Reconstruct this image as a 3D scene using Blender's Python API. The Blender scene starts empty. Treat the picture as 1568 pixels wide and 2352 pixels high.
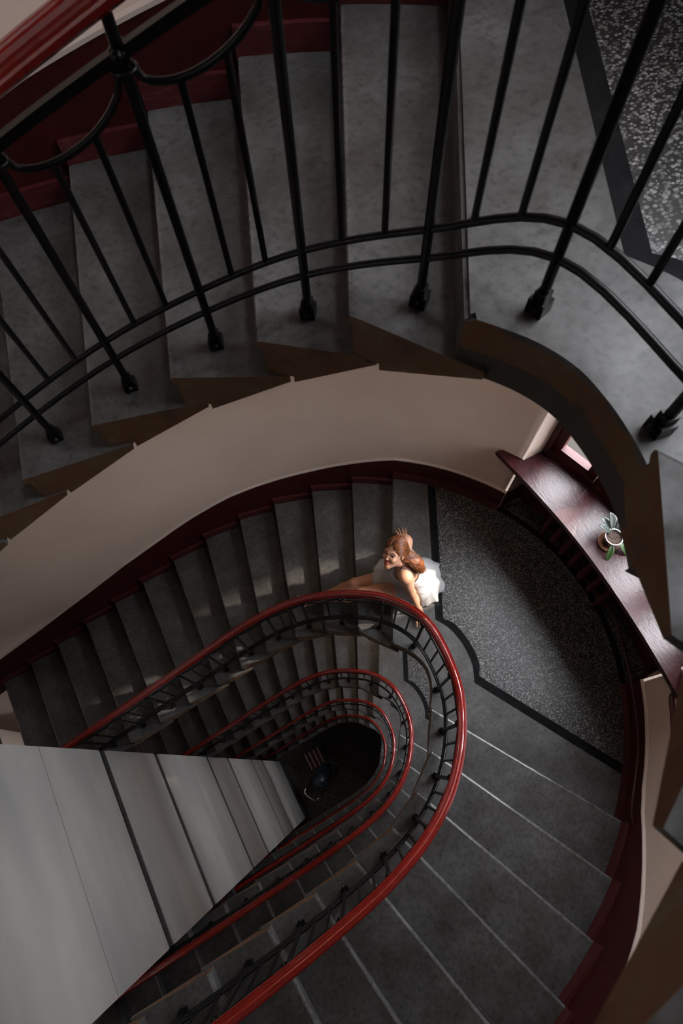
import bpy, bmesh, math, random
from mathutils import Vector, Matrix, Quaternion
random.seed(7)
SC = bpy.context.scene
COL = SC.collection
PI = math.pi
# ------------------------------------------------------------------ camera, light, exposure
CAMZ = 19.142
cam_d = bpy.data.cameras.new('camera'); cam = bpy.data.objects.new('camera', cam_d); COL.objects.link(cam)
cam_d.sensor_fit = 'VERTICAL'; cam_d.sensor_height = 36.0; cam_d.sensor_width = 24.0
cam_d.lens = 1386.23 / 2352 * 36.0
cam_d.clip_start = 0.02
ROT = ((0.999641288, -0.010402681, -0.024679540), (0.0, 0.921484468, -0.388415210), (0.026782372, 0.388275881, 0.921153920))
THX = math.radians(-28.6)
def plan_dir(p):                       # plan vector (right, down the picture, depth) to world
    return Vector((p[0]*math.cos(THX)+p[1]*math.sin(THX), -(-p[0]*math.sin(THX)+p[1]*math.cos(THX)), -p[2]))
c_right = plan_dir([r[0] for r in ROT]); c_down = plan_dir([r[1] for r in ROT]); c_fwd = plan_dir([r[2] for r in ROT])
cam.matrix_world = Matrix(((c_right.x, -c_down.x, -c_fwd.x, 0.0), (c_right.y, -c_down.y, -c_fwd.y, -0.40), (c_right.z, -c_down.z, -c_fwd.z, CAMZ), (0, 0, 0, 1)))
cam_d.dof.use_dof = True; cam_d.dof.focus_distance = 4.9; cam_d.dof.aperture_fstop = 4.5
SC.camera = cam
SC.view_settings.view_transform = 'Standard'; SC.view_settings.look = 'None'
SC.view_settings.gamma = 1.0; SC.view_settings.use_curve_mapping = False
SC.view_settings.exposure = 0.0
W = bpy.data.worlds.new('overcast_sky'); SC.world = W; W.use_nodes = True
wn = W.node_tree; wl_ = wn.links; bg = wn.nodes['Background']
w_tc = wn.nodes.new('ShaderNodeTexCoord'); w_sp = wn.nodes.new('ShaderNodeSeparateXYZ'); wl_.new(w_tc.outputs['Generated'], w_sp.inputs[0])
w_rp = wn.nodes.new('ShaderNodeValToRGB'); wl_.new(w_sp.outputs[2], w_rp.inputs[0]); w_rp.color_ramp.elements.new(0.9)
for e_, (p_, c_) in zip(w_rp.color_ramp.elements, ((0.0, (0.014, 0.013, 0.012, 1)), (0.06, (0.80, 0.83, 0.87, 1)), (0.9, (1.15, 1.20, 1.26, 1)))): e_.position = p_; e_.color = c_
wl_.new(w_rp.outputs[0], bg.inputs[0]); bg.inputs[1].default_value = SKY = 26.0
H = 4.0; RISE = 2.0/13
ZL = [18.0, 14.0, 10.0, 6.0, 2.0]      # the five half landings, top one first
def area_light(name, loc, aim, sx, sy, power, col):
    d = bpy.data.lights.new(name, 'AREA'); d.shape = 'RECTANGLE'; d.size = sx; d.size_y = sy; d.energy = power; d.color = col
    o = bpy.data.objects.new(name, d); COL.objects.link(o); o.location = loc
    o.rotation_euler = (Vector(aim)-Vector(loc)).to_track_quat('-Z', 'Y').to_euler(); return o
WTOP = [2.9, 2.9, 2.6, 2.5, 2.1]    # height of each window head over its landing
for i, z in enumerate(ZL):           # portals: they only steer sampling of the sky through the windows
    o = area_light('window_portal', (2.72, 0, z+(WTOP[i]+.95)/2), (0.0, 0, z+(WTOP[i]+.95)/2), 1.95, WTOP[i]-.85, 1.0, (1, 1, 1)); o.data.cycles.is_portal = True
o = area_light('added_rooflight_portal', (2.0, 0, 22.97), (2.0, 0, 10), 0.6, 1.2, 1.0, (1, 1, 1)); o.data.cycles.is_portal = True  # steers sky sampling through the added roof light
sd = bpy.data.lights.new('sunbeam', 'SPOT'); sd.energy = 4600; sd.color = (1.0, 0.86, 0.70); sd.spot_size = math.radians(9.5); sd.spot_blend = 0.5; sd.shadow_soft_size = 0.03
sun = bpy.data.objects.new('sunbeam', sd); COL.objects.link(sun); sun.location = (6.2, -0.62, 19.2)
sun.rotation_euler = (Vector((1.07, 0.60, 14.42))-Vector(sun.location)).to_track_quat('-Z', 'Y').to_euler()
# ------------------------------------------------------------------ materials
def mat(name, col, rough=0.6, metal=0.0, coat=0.0, spec=0.5):
    m = bpy.data.materials.new(name); m.use_nodes = True; b = m.node_tree.nodes['Principled BSDF']
    b.inputs['Base Color'].default_value = (*col, 1); b.inputs['Roughness'].default_value = rough; b.inputs['Metallic'].default_value = metal
    b.inputs['Coat Weight'].default_value = coat; b.inputs['Specular IOR Level'].default_value = spec
    return m
def N(m, t, **kw):
    n = m.node_tree.nodes.new(t)
    for k, v in kw.items(): setattr(n, k, v)
    return n
def ramp(m, stops):
    r = N(m, 'ShaderNodeValToRGB'); e = r.color_ramp.elements
    while len(e) < len(stops): e.new(0.5)
    for a, (p, c) in zip(e, stops): a.position = p; a.color = (*c, 1) if len(c) == 3 else c
    return r
def noise_col(m, scale, stops, detail=6, rough=0.6, coord='Object', stretch=None):
    tc = N(m, 'ShaderNodeTexCoord'); nt = N(m, 'ShaderNodeTexNoise'); nt.inputs['Scale'].default_value = scale
    nt.inputs['Detail'].default_value = detail; nt.inputs['Roughness'].default_value = rough
    L = m.node_tree.links; src = tc.outputs[coord]
    if stretch:
        mp = N(m, 'ShaderNodeMapping'); mp.inputs['Scale'].default_value = stretch; L.new(src, mp.inputs[0]); src = mp.outputs[0]
    L.new(src, nt.inputs['Vector']); r = ramp(m, stops); L.new(nt.outputs['Fac'], r.inputs[0]); return r, nt
def mix(m, a, b, fac, mode='MIX'):
    x = N(m, 'ShaderNodeMix', data_type='RGBA', blend_type=mode); L = m.node_tree.links
    for s, i in ((a, 6), (b, 7)):
        if isinstance(s, (tuple, list)): x.inputs[i].default_value = (*s, 1)
        else: L.new(s, x.inputs[i])
    if isinstance(fac, (int, float)): x.inputs[0].default_value = fac
    else: L.new(fac, x.inputs[0])
    return x.outputs[2]
def base(m, sock): m.node_tree.links.new(sock, m.node_tree.nodes['Principled BSDF'].inputs['Base Color'])
def bump(m, sock, strength=0.2, dist=0.01):
    b = N(m, 'ShaderNodeBump'); b.inputs['Strength'].default_value = strength; b.inputs['Distance'].default_value = dist
    m.node_tree.links.new(sock, b.inputs['Height']); m.node_tree.links.new(b.outputs[0], m.node_tree.nodes['Principled BSDF'].inputs['Normal'])
def stone_mat(name, dark, mid, light):
    m = mat(name, mid, 0.5, spec=0.45)
    r1, n1 = noise_col(m, 3.2, [(0.30, dark), (0.52, mid), (0.75, light)], 8, 0.68)
    r2, n2 = noise_col(m, 38, [(0.30, (0.45,)*3), (0.50, (1, 1, 1)), (0.78, (1.25,)*3)], 4, 0.6)
    r3, n3 = noise_col(m, 12, [(0.27, (0.30, 0.26, 0.23)), (0.40, (1, 1, 1))], 5, 0.75)
    c = mix(m, r1.outputs[0], r2.outputs[0], 0.8, 'MULTIPLY'); c = mix(m, c, r3.outputs[0], 0.8, 'MULTIPLY'); r4, n4 = noise_col(m, 7, [(0.66, (1, 1, 1)), (0.74, (1.9, 1.9, 1.95))], 7, 0.8, stretch=(1.6, 1, 1)); c = mix(m, c, r4.outputs[0], 0.6, 'MULTIPLY'); base(m, c)
    rr, _ = noise_col(m, 6, [(0.3, (0.36,)*3), (0.7, (0.62,)*3)]); m.node_tree.links.new(rr.outputs[0], m.node_tree.nodes['Principled BSDF'].inputs['Roughness'])
    bump(m, n2.outputs['Fac'], 0.25, 0.004); return m
M = {}
M['stone'] = stone_mat('worn_grey_stone', (0.042, 0.037, 0.034), (0.074, 0.072, 0.072), (0.128, 0.126, 0.128))
M['nosing'] = stone_mat('polished_nosing_highlight', (0.075, 0.072, 0.07), (0.12, 0.118, 0.118), (0.18, 0.178, 0.18))  # polished nosing, stone lightened to paint in its edge highlight
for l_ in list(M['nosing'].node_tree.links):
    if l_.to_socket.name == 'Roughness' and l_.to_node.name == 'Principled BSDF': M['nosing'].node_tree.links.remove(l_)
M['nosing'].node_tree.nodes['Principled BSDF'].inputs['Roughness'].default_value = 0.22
m = mat('worn_ochre_edge', (0.1, 0.06, 0.035), 0.7)
r1, n1 = noise_col(m, 5, [(0.30, (0.028, 0.02, 0.016)), (0.46, (0.12, 0.050, 0.019)), (0.58, (0.12, 0.073, 0.032)), (0.70, (0.16, 0.13, 0.13))], 7, 0.7)
base(m, r1.outputs[0]); bump(m, n1.outputs['Fac'], 0.4, 0.01); M['edge'] = m
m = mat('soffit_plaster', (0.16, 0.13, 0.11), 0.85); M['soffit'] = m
M['soffit_dark'] = mat('dark_soffit_plaster', (0.055, 0.048, 0.042), 0.9)  # darker plaster for landing slabs and soffit strips
# terrazzo: pale chips in dark cement
m = mat('terrazzo', (0.1, 0.1, 0.1), 0.38, spec=0.5)
tc = N(m, 'ShaderNodeTexCoord'); vo = N(m, 'ShaderNodeTexVoronoi'); vo.inputs['Scale'].default_value = 75; vo.inputs['Randomness'].default_value = 1
mp = N(m, 'ShaderNodeMapping'); mp.inputs['Scale'].default_value = (1, 1.35, 1); L = m.node_tree.links
L.new(tc.outputs['Object'], mp.inputs[0]); L.new(mp.outputs[0], vo.inputs['Vector'])
sep = N(m, 'ShaderNodeSeparateColor'); L.new(vo.outputs['Color'], sep.inputs[0])
th = N(m, 'ShaderNodeMath', operation='MULTIPLY_ADD'); th.inputs[1].default_value = 0.30; th.inputs[2].default_value = 0.30; L.new(sep.outputs[0], th.inputs[0])
lt = N(m, 'ShaderNodeMath', operation='LESS_THAN'); L.new(vo.outputs['Distance'], lt.inputs[0]); L.new(th.outputs[0], lt.inputs[1])
chip = ramp(m, [(0.0, (0.075, 0.072, 0.07)), (0.6, (0.17, 0.167, 0.165)), (1.0, (0.27, 0.27, 0.27))]); L.new(sep.outputs[1], chip.inputs[0])
base(m, mix(m, (0.020, 0.019, 0.019), chip.outputs[0], lt.outputs[0])); M['terrazzo'] = m
m = mat('black_border', (0.016, 0.016, 0.017), 0.7, spec=0.06)
r1, n1 = noise_col(m, 14, [(0.35, (0.005, 0.005, 0.006)), (0.62, (0.011, 0.011, 0.012)), (0.76, (0.035, 0.035, 0.038))], 6, 0.7); base(m, r1.outputs[0]); M['band'] = m
m = mat('wall_paint_beige', (0.44, 0.355, 0.315), 0.75, spec=0.3)
r1, n1 = noise_col(m, 1.1, [(0.3, (0.45, 0.345, 0.29)), (0.7, (0.52, 0.405, 0.34))], 4); base(m, r1.outputs[0])
r2, n2 = noise_col(m, 60, [(0, (0,)*3), (1, (1,)*3)]); bump(m, n2.outputs['Fac'], 0.08, 0.003); M['wall'] = m
m = mat('wall_edge_highlight', (0.58, 0.49, 0.43), 0.6); M['bead'] = m  # plaster edge coloured paler to stand for the light it catches
m = mat('oxblood_paint', (0.10, 0.008, 0.007), 0.5, spec=0.35)
r1, n1 = noise_col(m, 9, [(0.3, (0.028, 0.0022, 0.002)), (0.6, (0.046, 0.0034, 0.003)), (0.80, (0.07, 0.010, 0.007))], 6, 0.7); base(m, r1.outputs[0]); bump(m, n1.outputs['Fac'], 0.1, 0.004); M['red'] = m
m = mat('worn_plinth_paint', (0.2, 0.05, 0.04), 0.6)
r1, n1 = noise_col(m, 11, [(0.42, (0.055, 0.0035, 0.005)), (0.58, (0.075, 0.006, 0.008)), (0.72, (0.11, 0.055, 0.05))], 6, 0.7, stretch=(1, 1, 3)); base(m, r1.outputs[0]); M['plinth'] = m
m = mat('handrail_lacquer', (0.30, 0.016, 0.010), 0.24, coat=1.0); m.node_tree.nodes['Principled BSDF'].inputs['Coat Roughness'].default_value = 0.07
r1, n1 = noise_col(m, 16, [(0.3, (0.20, 0.008, 0.006)), (0.62, (0.28, 0.012, 0.007)), (0.80, (0.36, 0.03, 0.018))], 5, 0.7); base(m, r1.outputs[0]); bump(m, n1.outputs['Fac'], 0.05, 0.003); M['rail'] = m
M['iron'] = mat('black_iron', (0.0035, 0.0035, 0.004), 0.30, 0.0, 0.0, 0.22)
m = mat('galvanised_sheet', (0.60, 0.60, 0.60), 0.36, 0.50)
r1, n1 = noise_col(m, 1.6, [(0.3, (0.54, 0.54, 0.55)), (0.7, (0.72, 0.71, 0.675))], 3, 0.5, stretch=(1, 0.5, 1.4)); base(m, r1.outputs[0])
r2, n2 = noise_col(m, 2.3, [(0.25, (0.30,)*3), (0.75, (0.40,)*3)], 3, 0.5, stretch=(1, 0.5, 1)); L = m.node_tree.links
L.new(r2.outputs[0], m.node_tree.nodes['Principled BSDF'].inputs['Roughness'])
r3, n3 = noise_col(m, 0.9, [(0, (0,)*3), (1, (1,)*3)], 2, 0.4, stretch=(1, 0.35, 1.6)); bump(m, n3.outputs['Fac'], 0.35, 0.06); M['sheet'] = m
m = mat('dark_steel_band', (0.07, 0.07, 0.072), 0.55, 0.5)
r1, n1 = noise_col(m, 18, [(0.35, (0.022, 0.020, 0.022)), (0.6, (0.045, 0.045, 0.046)), (0.75, (0.10, 0.10, 0.10))], 6, 0.7); base(m, r1.outputs[0]); M['steel'] = m
M['gap'] = mat('dark_joint', (0.01, 0.01, 0.01), 0.8)
M['scratch'] = mat('bare_scratch', (0.75, 0.75, 0.74), 0.4, 0.5)
m = bpy.data.materials.new('window_glass'); m.use_nodes = True; nt = m.node_tree; nt.nodes.remove(nt.nodes['Principled BSDF'])
tr = N(m, 'ShaderNodeBsdfTransparent'); gl = N(m, 'ShaderNodeBsdfGlossy'); gl.inputs['Roughness'].default_value = 0.03; fr = N(m, 'ShaderNodeFresnel'); fr.inputs[0].default_value = 1.5
mx = N(m, 'ShaderNodeMixShader'); ge = N(m, 'ShaderNodeNewGeometry'); mu = N(m, 'ShaderNodeMath', operation='MULTIPLY_ADD'); mu.inputs[1].default_value = -1.0; mu.inputs[2].default_value = 1.0
nt.links.new(ge.outputs['Backfacing'], mu.inputs[0]); mu2 = N(m, 'ShaderNodeMath', operation='MULTIPLY'); nt.links.new(fr.outputs[0], mu2.inputs[0]); nt.links.new(mu.outputs[0], mu2.inputs[1]); nt.links.new(mu2.outputs[0], mx.inputs[0]); nt.links.new(tr.outputs[0], mx.inputs[1]); nt.links.new(gl.outputs[0], mx.inputs[2])
nt.links.new(mx.outputs[0], nt.nodes['Material Output'].inputs[0]); M['glass'] = m
m = mat('sill_paint', (0.02, 0.002, 0.003), 0.32, spec=0.5)
r1, n1 = noise_col(m, 7, [(0.3, (0.022, 0.0017, 0.003)), (0.6, (0.036, 0.0027, 0.005)), (0.8, (0.055, 0.006, 0.010))], 6, 0.7); base(m, r1.outputs[0])
r2, n2 = noise_col(m, 20, [(0, (0,)*3), (1, (1,)*3)], 5, 0.7, stretch=(2.2, 0.6, 1)); bump(m, n2.outputs['Fac'], 0.35, 0.012); M['sill'] = m
# ------------------------------------------------------------------ helpers
def finish(bm, name, mats, parent=None, smooth=False):
    me = bpy.data.meshes.new(name); bmesh.ops.recalc_face_normals(bm, faces=bm.faces); bm.to_mesh(me); bm.free()
    if not isinstance(mats, (list, tuple)): mats = [mats]
    for k in mats: me.materials.append(M[k] if isinstance(k, str) else k)
    if smooth:
        for p in me.polygons: p.use_smooth = True
    o = bpy.data.objects.new(name, me); COL.objects.link(o)
    if parent is not None:
        o.parent = parent; o.matrix_parent_inverse = parent.matrix_world.inverted()
    return o
def tag(o, label, cat, group=None):
    o['label'] = label; o['category'] = cat
    if group: o['group'] = group
    return o
def empty(name, loc, label, cat, group=None):
    o = bpy.data.objects.new(name, None); COL.objects.link(o); o.location = loc; o.matrix_world = Matrix.Translation(loc); o.empty_display_size = 0.1
    return tag(o, label, cat, group)
def struct(o): o['kind'] = 'structure'; return o
def box(bm, c, s, rz=0, mi=0, mtx=None):
    r = bmesh.ops.create_cube(bm, size=1.0); vs = r['verts']
    T = mtx if mtx is not None else Matrix.Translation(c) @ Matrix.Rotation(rz, 4, 'Z')
    for v in vs: v.co = T @ Vector((v.co.x*s[0], v.co.y*s[1], v.co.z*s[2]))
    for f in {f for v in vs for f in v.link_faces}: f.material_index = mi
    return vs
def sweep(bm, pts, prof, closed_prof=True, up=Vector((0, 0, 1)), cap=True, scale=None, mi=0):
    rings = []; n = len(pts); pts = [Vector(p) for p in pts]
    for i, p in enumerate(pts):
        t = (pts[min(i+1, n-1)]-pts[max(i-1, 0)]).normalized()
        side = t.cross(up)
        if side.length < 1e-4: side = t.cross(Vector((1, 0, 0)))
        side.normalize(); u2 = side.cross(t).normalized(); k = scale[i] if scale else 1.0
        rings.append([bm.verts.new(p + side*(a*k) + u2*(b*k)) for a, b in prof])
    m_ = len(prof)
    for i in range(n-1):
        for j in range(m_ if closed_prof else m_-1):
            f = bm.faces.new((rings[i][j], rings[i][(j+1) % m_], rings[i+1][(j+1) % m_], rings[i+1][j])); f.material_index = mi
    if cap and closed_prof:
        bm.faces.new(rings[0][::-1]).material_index = mi; bm.faces.new(rings[-1]).material_index = mi
    return rings
def circ(r, n=8): return [(r*math.cos(2*PI*k/n), r*math.sin(2*PI*k/n)) for k in range(n)]
def tube(bm, pts, r, n=8, scale=None, mi=0): return sweep(bm, pts, circ(r, n), scale=scale, mi=mi)
def ball(bm, c, r, sub=2, s=(1, 1, 1), mi=0):
    q = bmesh.ops.create_icosphere(bm, subdivisions=sub, radius=1.0)
    for v in q['verts']: v.co = Vector(c) + Vector((v.co.x*r*s[0], v.co.y*r*s[1], v.co.z*r*s[2]))
    for f in {f for v in q['verts'] for f in v.link_faces}: f.material_index = mi
    return q['verts']
def catmull(P, per=6):
    P = [Vector(p) for p in P]; out = []
    for i in range(len(P)-1):
        a, b, c, d = P[max(i-1, 0)], P[i], P[i+1], P[min(i+2, len(P)-1)]
        for k in range(per):
            t = k/per; out.append(0.5*((2*b)+(c-a)*t+(2*a-5*b+4*c-d)*t*t+(3*b-a-3*c+d)*t**3))
    out.append(P[-1]); return out
def lerp(a, b, t): return a+(b-a)*t
def plate(bm, poly, z0, z1, mi_top=0, mi_side=0):
    vb = [bm.verts.new((p[0], p[1], z0)) for p in poly]; vt = [bm.verts.new((p[0], p[1], z1)) for p in poly]
    bm.faces.new(vt).material_index = mi_top; bm.faces.new(vb[::-1]).material_index = mi_side
    for i in range(len(poly)):
        j = (i+1) % len(poly); bm.faces.new((vb[i], vb[j], vt[j], vt[i])).material_index = mi_side
# ------------------------------------------------------------------ plan of the stair: mirror image about Y = 0
IN = [(.71, .31), (.53, .57), (.285, .74), (.02, .845), (-.28, .885), (-.57, .90), (-.86, .905), (-1.2, .91), (-1.56, .91), (-1.94, .91), (-2.33, .91), (-2.72, .91), (-3.11, .91), (-3.5, .91)]
IN_TOP0 = [(.70, .336), (.522, .594), (.299, .762), (.026, .895), (-.283, .968), (-.60, 1.0), (-.92, 1.01)]+[(u, 1.01) for u, _ in IN[7:]]
IN_RIGHT0 = [(.745, .19), (.60, .41), (.37, .60), (.12, .70), (-.17, .76), (-.46, .785)]+[(u, .79) for u, _ in IN[6:]]
def inner(j, s, lev):
    t = IN if lev > 0 else (IN_TOP0 if s > 0 else IN_RIGHT0)
    return Vector((t[j][0], t[j][1]*s))
WU = [1.52, 1.193, .83, .45, .07, -.34, -.75, -1.155, -1.535, -1.935, -2.335, -2.725, -3.125, -3.515]
EA, EB, EC = 3.03, 2.33, -0.60
def wall_dn(u): return EB if u <= EC else EB*math.sqrt(max(0.0, 1-((u-EC)/EA)**2))
def wall_u(dn): return EC+EA*math.sqrt(max(0.0, 1-(dn/EB)**2))
WL = [(u, wall_dn(u)) for u in WU]
LAND_IN = [(.71, .31), (.79, .215), (.845, .11), (.868, 0), (.845, -.11), (.79, -.215), (.71, -.31)]
LAND_IN0 = [(.70, .336), (.79, .21), (.835, .10), (.842, 0), (.83, -.11), (.80, -.22), (.745, -.33)]
C1 = (1.14, .30); CW = (1.77, wall_dn(1.77)); CM = [(1.14, .30), (1.205, .17), (1.228, 0.0), (1.205, -.17), (1.14, -.30)]
NICHE = 0.90; NU = wall_u(NICHE); NTOP = 3.30
BOW = [(2.42, .90), (2.55, .45), (2.60, 0.0), (2.55, -.45), (2.42, -.90)]
# ------------------------------------------------------------------ setting: walls, ceiling, floor, skirting
def wall_path(s, u0=-5.5, dn1=NICHE, step=0.12):
    pts = [(u0, EB*s), (EC-2.4, EB*s), (EC, EB*s)]; a1 = math.acos(min(1, dn1/EB)) ; n = 40
    for k in range(1, n+1):
        a = PI/2 - (PI/2-math.asin(dn1/EB))*k/n
        pts.append((EC+EA*math.cos(a), EB*math.sin(a)*s))
    return pts
TOPZ = 23.0
def wall_solid(name, path, z0, z1, t=0.25):
    bm = bmesh.new(); n = len(path); inner = [Vector(p) for p in path]; outer = []
    for i in range(n):
        d = (inner[min(i+1, n-1)]-inner[max(i-1, 0)]).normalized(); nn = Vector((-d.y, d.x))
        if nn.dot(inner[i]-Vector((-1.5, 0))) < 0: nn = -nn
        outer.append(inner[i]+nn*t)
    rows = [[bm.verts.new((p.x, p.y, zz)) for p, zz in ((inner[i], z0), (inner[i], z1), (outer[i], z1), (outer[i], z0))] for i in range(n)]
    for i in range(n-1):
        for k in range(4): bm.faces.new((rows[i][k], rows[i][(k+1) % 4], rows[i+1][(k+1) % 4], rows[i+1][k]))
    bm.faces.new(rows[0]); bm.faces.new(rows[-1][::-1])
    return bm
wl = struct(finish(wall_solid('w', wall_path(1), 0, TOPZ), 'wall_left', 'wall', smooth=False))
wr = struct(finish(wall_solid('w', wall_path(-1), 0, TOPZ), 'wall_right', 'wall'))
for o in (wl, wr):
    for p in o.data.polygons: p.use_smooth = abs(p.normal.z) < 0.3 and len(p.vertices) == 4 and p.area > 1.0
bm = bmesh.new(); box(bm, (-5.6, 0, TOPZ/2), (0.2, 5.2, TOPZ)); struct(finish(bm, 'wall_back', 'wall'))
bm = bmesh.new(); X0, X1, Y0, Y1 = 1.7, 2.3, -.6, .6          # ceiling; small unseen roof light added to brighten the top landing
for x0, x1, y0, y1 in ((-5.8, X0, -2.9, 2.9), (X1, 3.4, -2.9, 2.9), (X0, X1, -2.9, Y0), (X0, X1, Y1, 2.9)): box(bm, ((x0+x1)/2, (y0+y1)/2, TOPZ+0.1), (x1-x0, y1-y0, 0.2))
struct(finish(bm, 'ceiling', 'wall'))
bm = bmesh.new(); box(bm, ((X0+X1)/2, 0, TOPZ+0.12), (X1-X0, Y1-Y0, 0.006)); struct(finish(bm, 'window_6', 'glass'))  # unseen pane of the added roof light
# apse wall: spandrels over the window niches, jambs, niche heads and the wall under each window
bm = bmesh.new(); arc = [(wall_u(NICHE*(1-2*k/16)), NICHE*(1-2*k/16)) for k in range(17)]
def strip(path, z0, z1, mi=0):
    for a, b in zip(path, path[1:]):
        bm.faces.new([bm.verts.new(v) for v in ((a[0], a[1], z0), (b[0], b[1], z0), (b[0], b[1], z1), (a[0], a[1], z1))]).material_index = mi
z_prev = 0.0
for iw in (4, 3, 2, 1, 0):
    z = ZL[iw]; NTOP = WTOP[iw]+.12
    strip(arc, z_prev, z-0.001)
    for s in (1, -1): strip([(NU, NICHE*s), (2.42, NICHE*s)], z, z+NTOP)
    strip(BOW, z-0.3, z+0.95, 1); strip(BOW, z+WTOP[iw], z+NTOP)
    fp = arc + [(p[0], p[1]) for p in BOW[::-1]]
    bm.faces.new([bm.verts.new((p[0], p[1], z+NTOP)) for p in fp]); z_prev = z+NTOP
strip(arc, z_prev, TOPZ)
bmesh.ops.remove_doubles(bm, verts=bm.verts, dist=1e-5)
wf = struct(finish(bm, 'wall_front', ['wall', 'red']))
# windows: four red sashes set on a bow, glass panes
for i, z in enumerate(ZL):
    bm = bmesh.new(); z0, z1 = z+0.95, z+WTOP[i]
    for k in range(4):
        a, b = Vector(BOW[k]), Vector(BOW[k+1]); d = (b-a).normalized(); ang = math.atan2(d.y, d.x); ln = (b-a).length; c = (a+b)/2
        box(bm, (c.x, c.y, z0+0.03), (ln, 0.09, 0.06), ang); box(bm, (c.x, c.y, z1-0.03), (ln, 0.09, 0.06), ang)
        if k < 3: box(bm, (b.x, b.y, (z0+z1)/2), (0.07, 0.07, z1-z0), ang)
    for p in (BOW[0], BOW[-1]): box(bm, (p[0]-.01, p[1]*0.975, (z0+z1)/2), (0.09, 0.05, z1-z0))
    wo = struct(finish(bm, 'window_%d' % (i+1), 'red'))
    for k in range(4):
        a, b = Vector(BOW[k]), Vector(BOW[k+1]); d = (b-a).normalized(); ang = math.atan2(d.y, d.x); ln = (b-a).length-0.07; c = (a+b)/2-Vector((0.018, 0))
        bm = bmesh.new(); T = Matrix.Translation((c.x, c.y, 0)) @ Matrix.Rotation(ang, 4, 'Z')
        for zz in (z0+0.10, z0+1.08, z1-0.10): box(bm, None, (ln, 0.055, 0.07), mtx=T @ Matrix.Translation((0, 0, zz)))
        for sx in (-1, 1): box(bm, None, (0.06, 0.055, z1-z0-0.13), mtx=T @ Matrix.Translation((sx*(ln/2-0.03), 0, (z0+z1)/2)))
        for sx in (-1, 1): box(bm, None, (0.016, 0.066, z1-z0-0.27), mtx=T @ Matrix.Translation((sx*(ln/2-0.068), 0, (z0+z1)/2)))
        box(bm, None, (ln-0.12, 0.066, 0.016), mtx=T @ Matrix.Translation((0, 0, z0+0.143)))
        sash = finish(bm, 'sash', 'red', wo)
        bm = bmesh.new(); box(bm, None, (ln-0.11, 0.005, z1-z0-0.2), mtx=T @ Matrix.Translation((0, 0, (z0+z1)/2))); finish(bm, 'pane', 'glass', sash)
# hall floor
m = mat('hall_tiles', (0.1, 0.09, 0.08), 0.5); L = m.node_tree.links
tc = N(m, 'ShaderNodeTexCoord'); mp = N(m, 'ShaderNodeMapping'); mp.inputs['Rotation'].default_value = (0, 0, PI/4); mp.inputs['Scale'].default_value = (6.0, 6.0, 6.0)
vo = N(m, 'ShaderNodeTexVoronoi', distance='CHEBYCHEV'); vo.inputs['Randomness'].default_value = 0.0; vo.inputs['Scale'].default_value = 1.0
L.new(tc.outputs['Object'], mp.inputs[0]); L.new(mp.outputs[0], vo.inputs['Vector']); rr = ramp(m, [(0.0, (0.010, 0.009, 0.009)), (0.15, (0.010, 0.009, 0.009)), (0.17, (0.065, 0.052, 0.044))]); L.new(vo.outputs['Distance'], rr.inputs[0])
base(m, rr.outputs[0]); M['tiles'] = m
bm = bmesh.new(); box(bm, (-1.2, 0, -0.1), (9.2, 5.8, 0.2)); struct(finish(bm, 'floor', 'tiles'))
# ------------------------------------------------------------------ stairs
def V2(p, s=1): return Vector((p[0], p[1]*s))
def step_block(flight, z, s, jf, jb, lev):
    Fi, Fo, Bi, Bo = inner(jf, s, lev), V2(WL[jf], s), inner(jb, s, lev), V2(WL[jb], s)
    di, do = (Bi-Fi), (Bo-Fo); gi, go = di.length, do.length; di.normalize(); do.normalize()
    prof = [(0.016, 0), (0.005, -.004), (0.0, -.014), (0.0, -.030), (0.014, -.038), (0.014, -RISE), (0.10, -RISE), (0.10, -RISE-0.03), ('e', -0.03), ('e', 0)]
    cen = Vector((0, 0.0)); bm = bmesh.new(); ri, ro = [], []
    inw = Vector((di.y, -di.x)); 
    if inw.dot(Vector((min(Fi.x, 0.0), 0))-Fi) < 0: inw = -inw
    jit = random.uniform(-.004, .006); back_off = 0.0
    if lev == 0 and s < 0 and jf > 0: back_off = 0.075      # each block here starts behind the tail of the one below
    for a, dz in prof:
        ai = gi+0.085 if a == 'e' else a; ao = go+0.085 if a == 'e' else a
        pi_ = Fi+di*ai+inw*(jit+0.018*(ai/(gi+0.085))-back_off*max(0, 1-ai/(gi+0.085))); po = Fo+do*ao
        if a == 'e' or a > 0.05: po = Vector((po.x, s*min(abs(po.y), wall_dn(po.x))))
        ri.append(bm.verts.new((pi_.x, pi_.y, z+dz))); ro.append(bm.verts.new((po.x, po.y, z+dz)))
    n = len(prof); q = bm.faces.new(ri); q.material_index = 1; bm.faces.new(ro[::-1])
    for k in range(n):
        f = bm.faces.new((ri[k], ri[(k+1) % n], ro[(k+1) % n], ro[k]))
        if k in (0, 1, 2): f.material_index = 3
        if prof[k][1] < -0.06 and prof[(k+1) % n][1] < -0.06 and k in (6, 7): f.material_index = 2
    return finish(bm, 'step', ['stone', 'edge', 'soffit', 'nosing'], flight)
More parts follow.
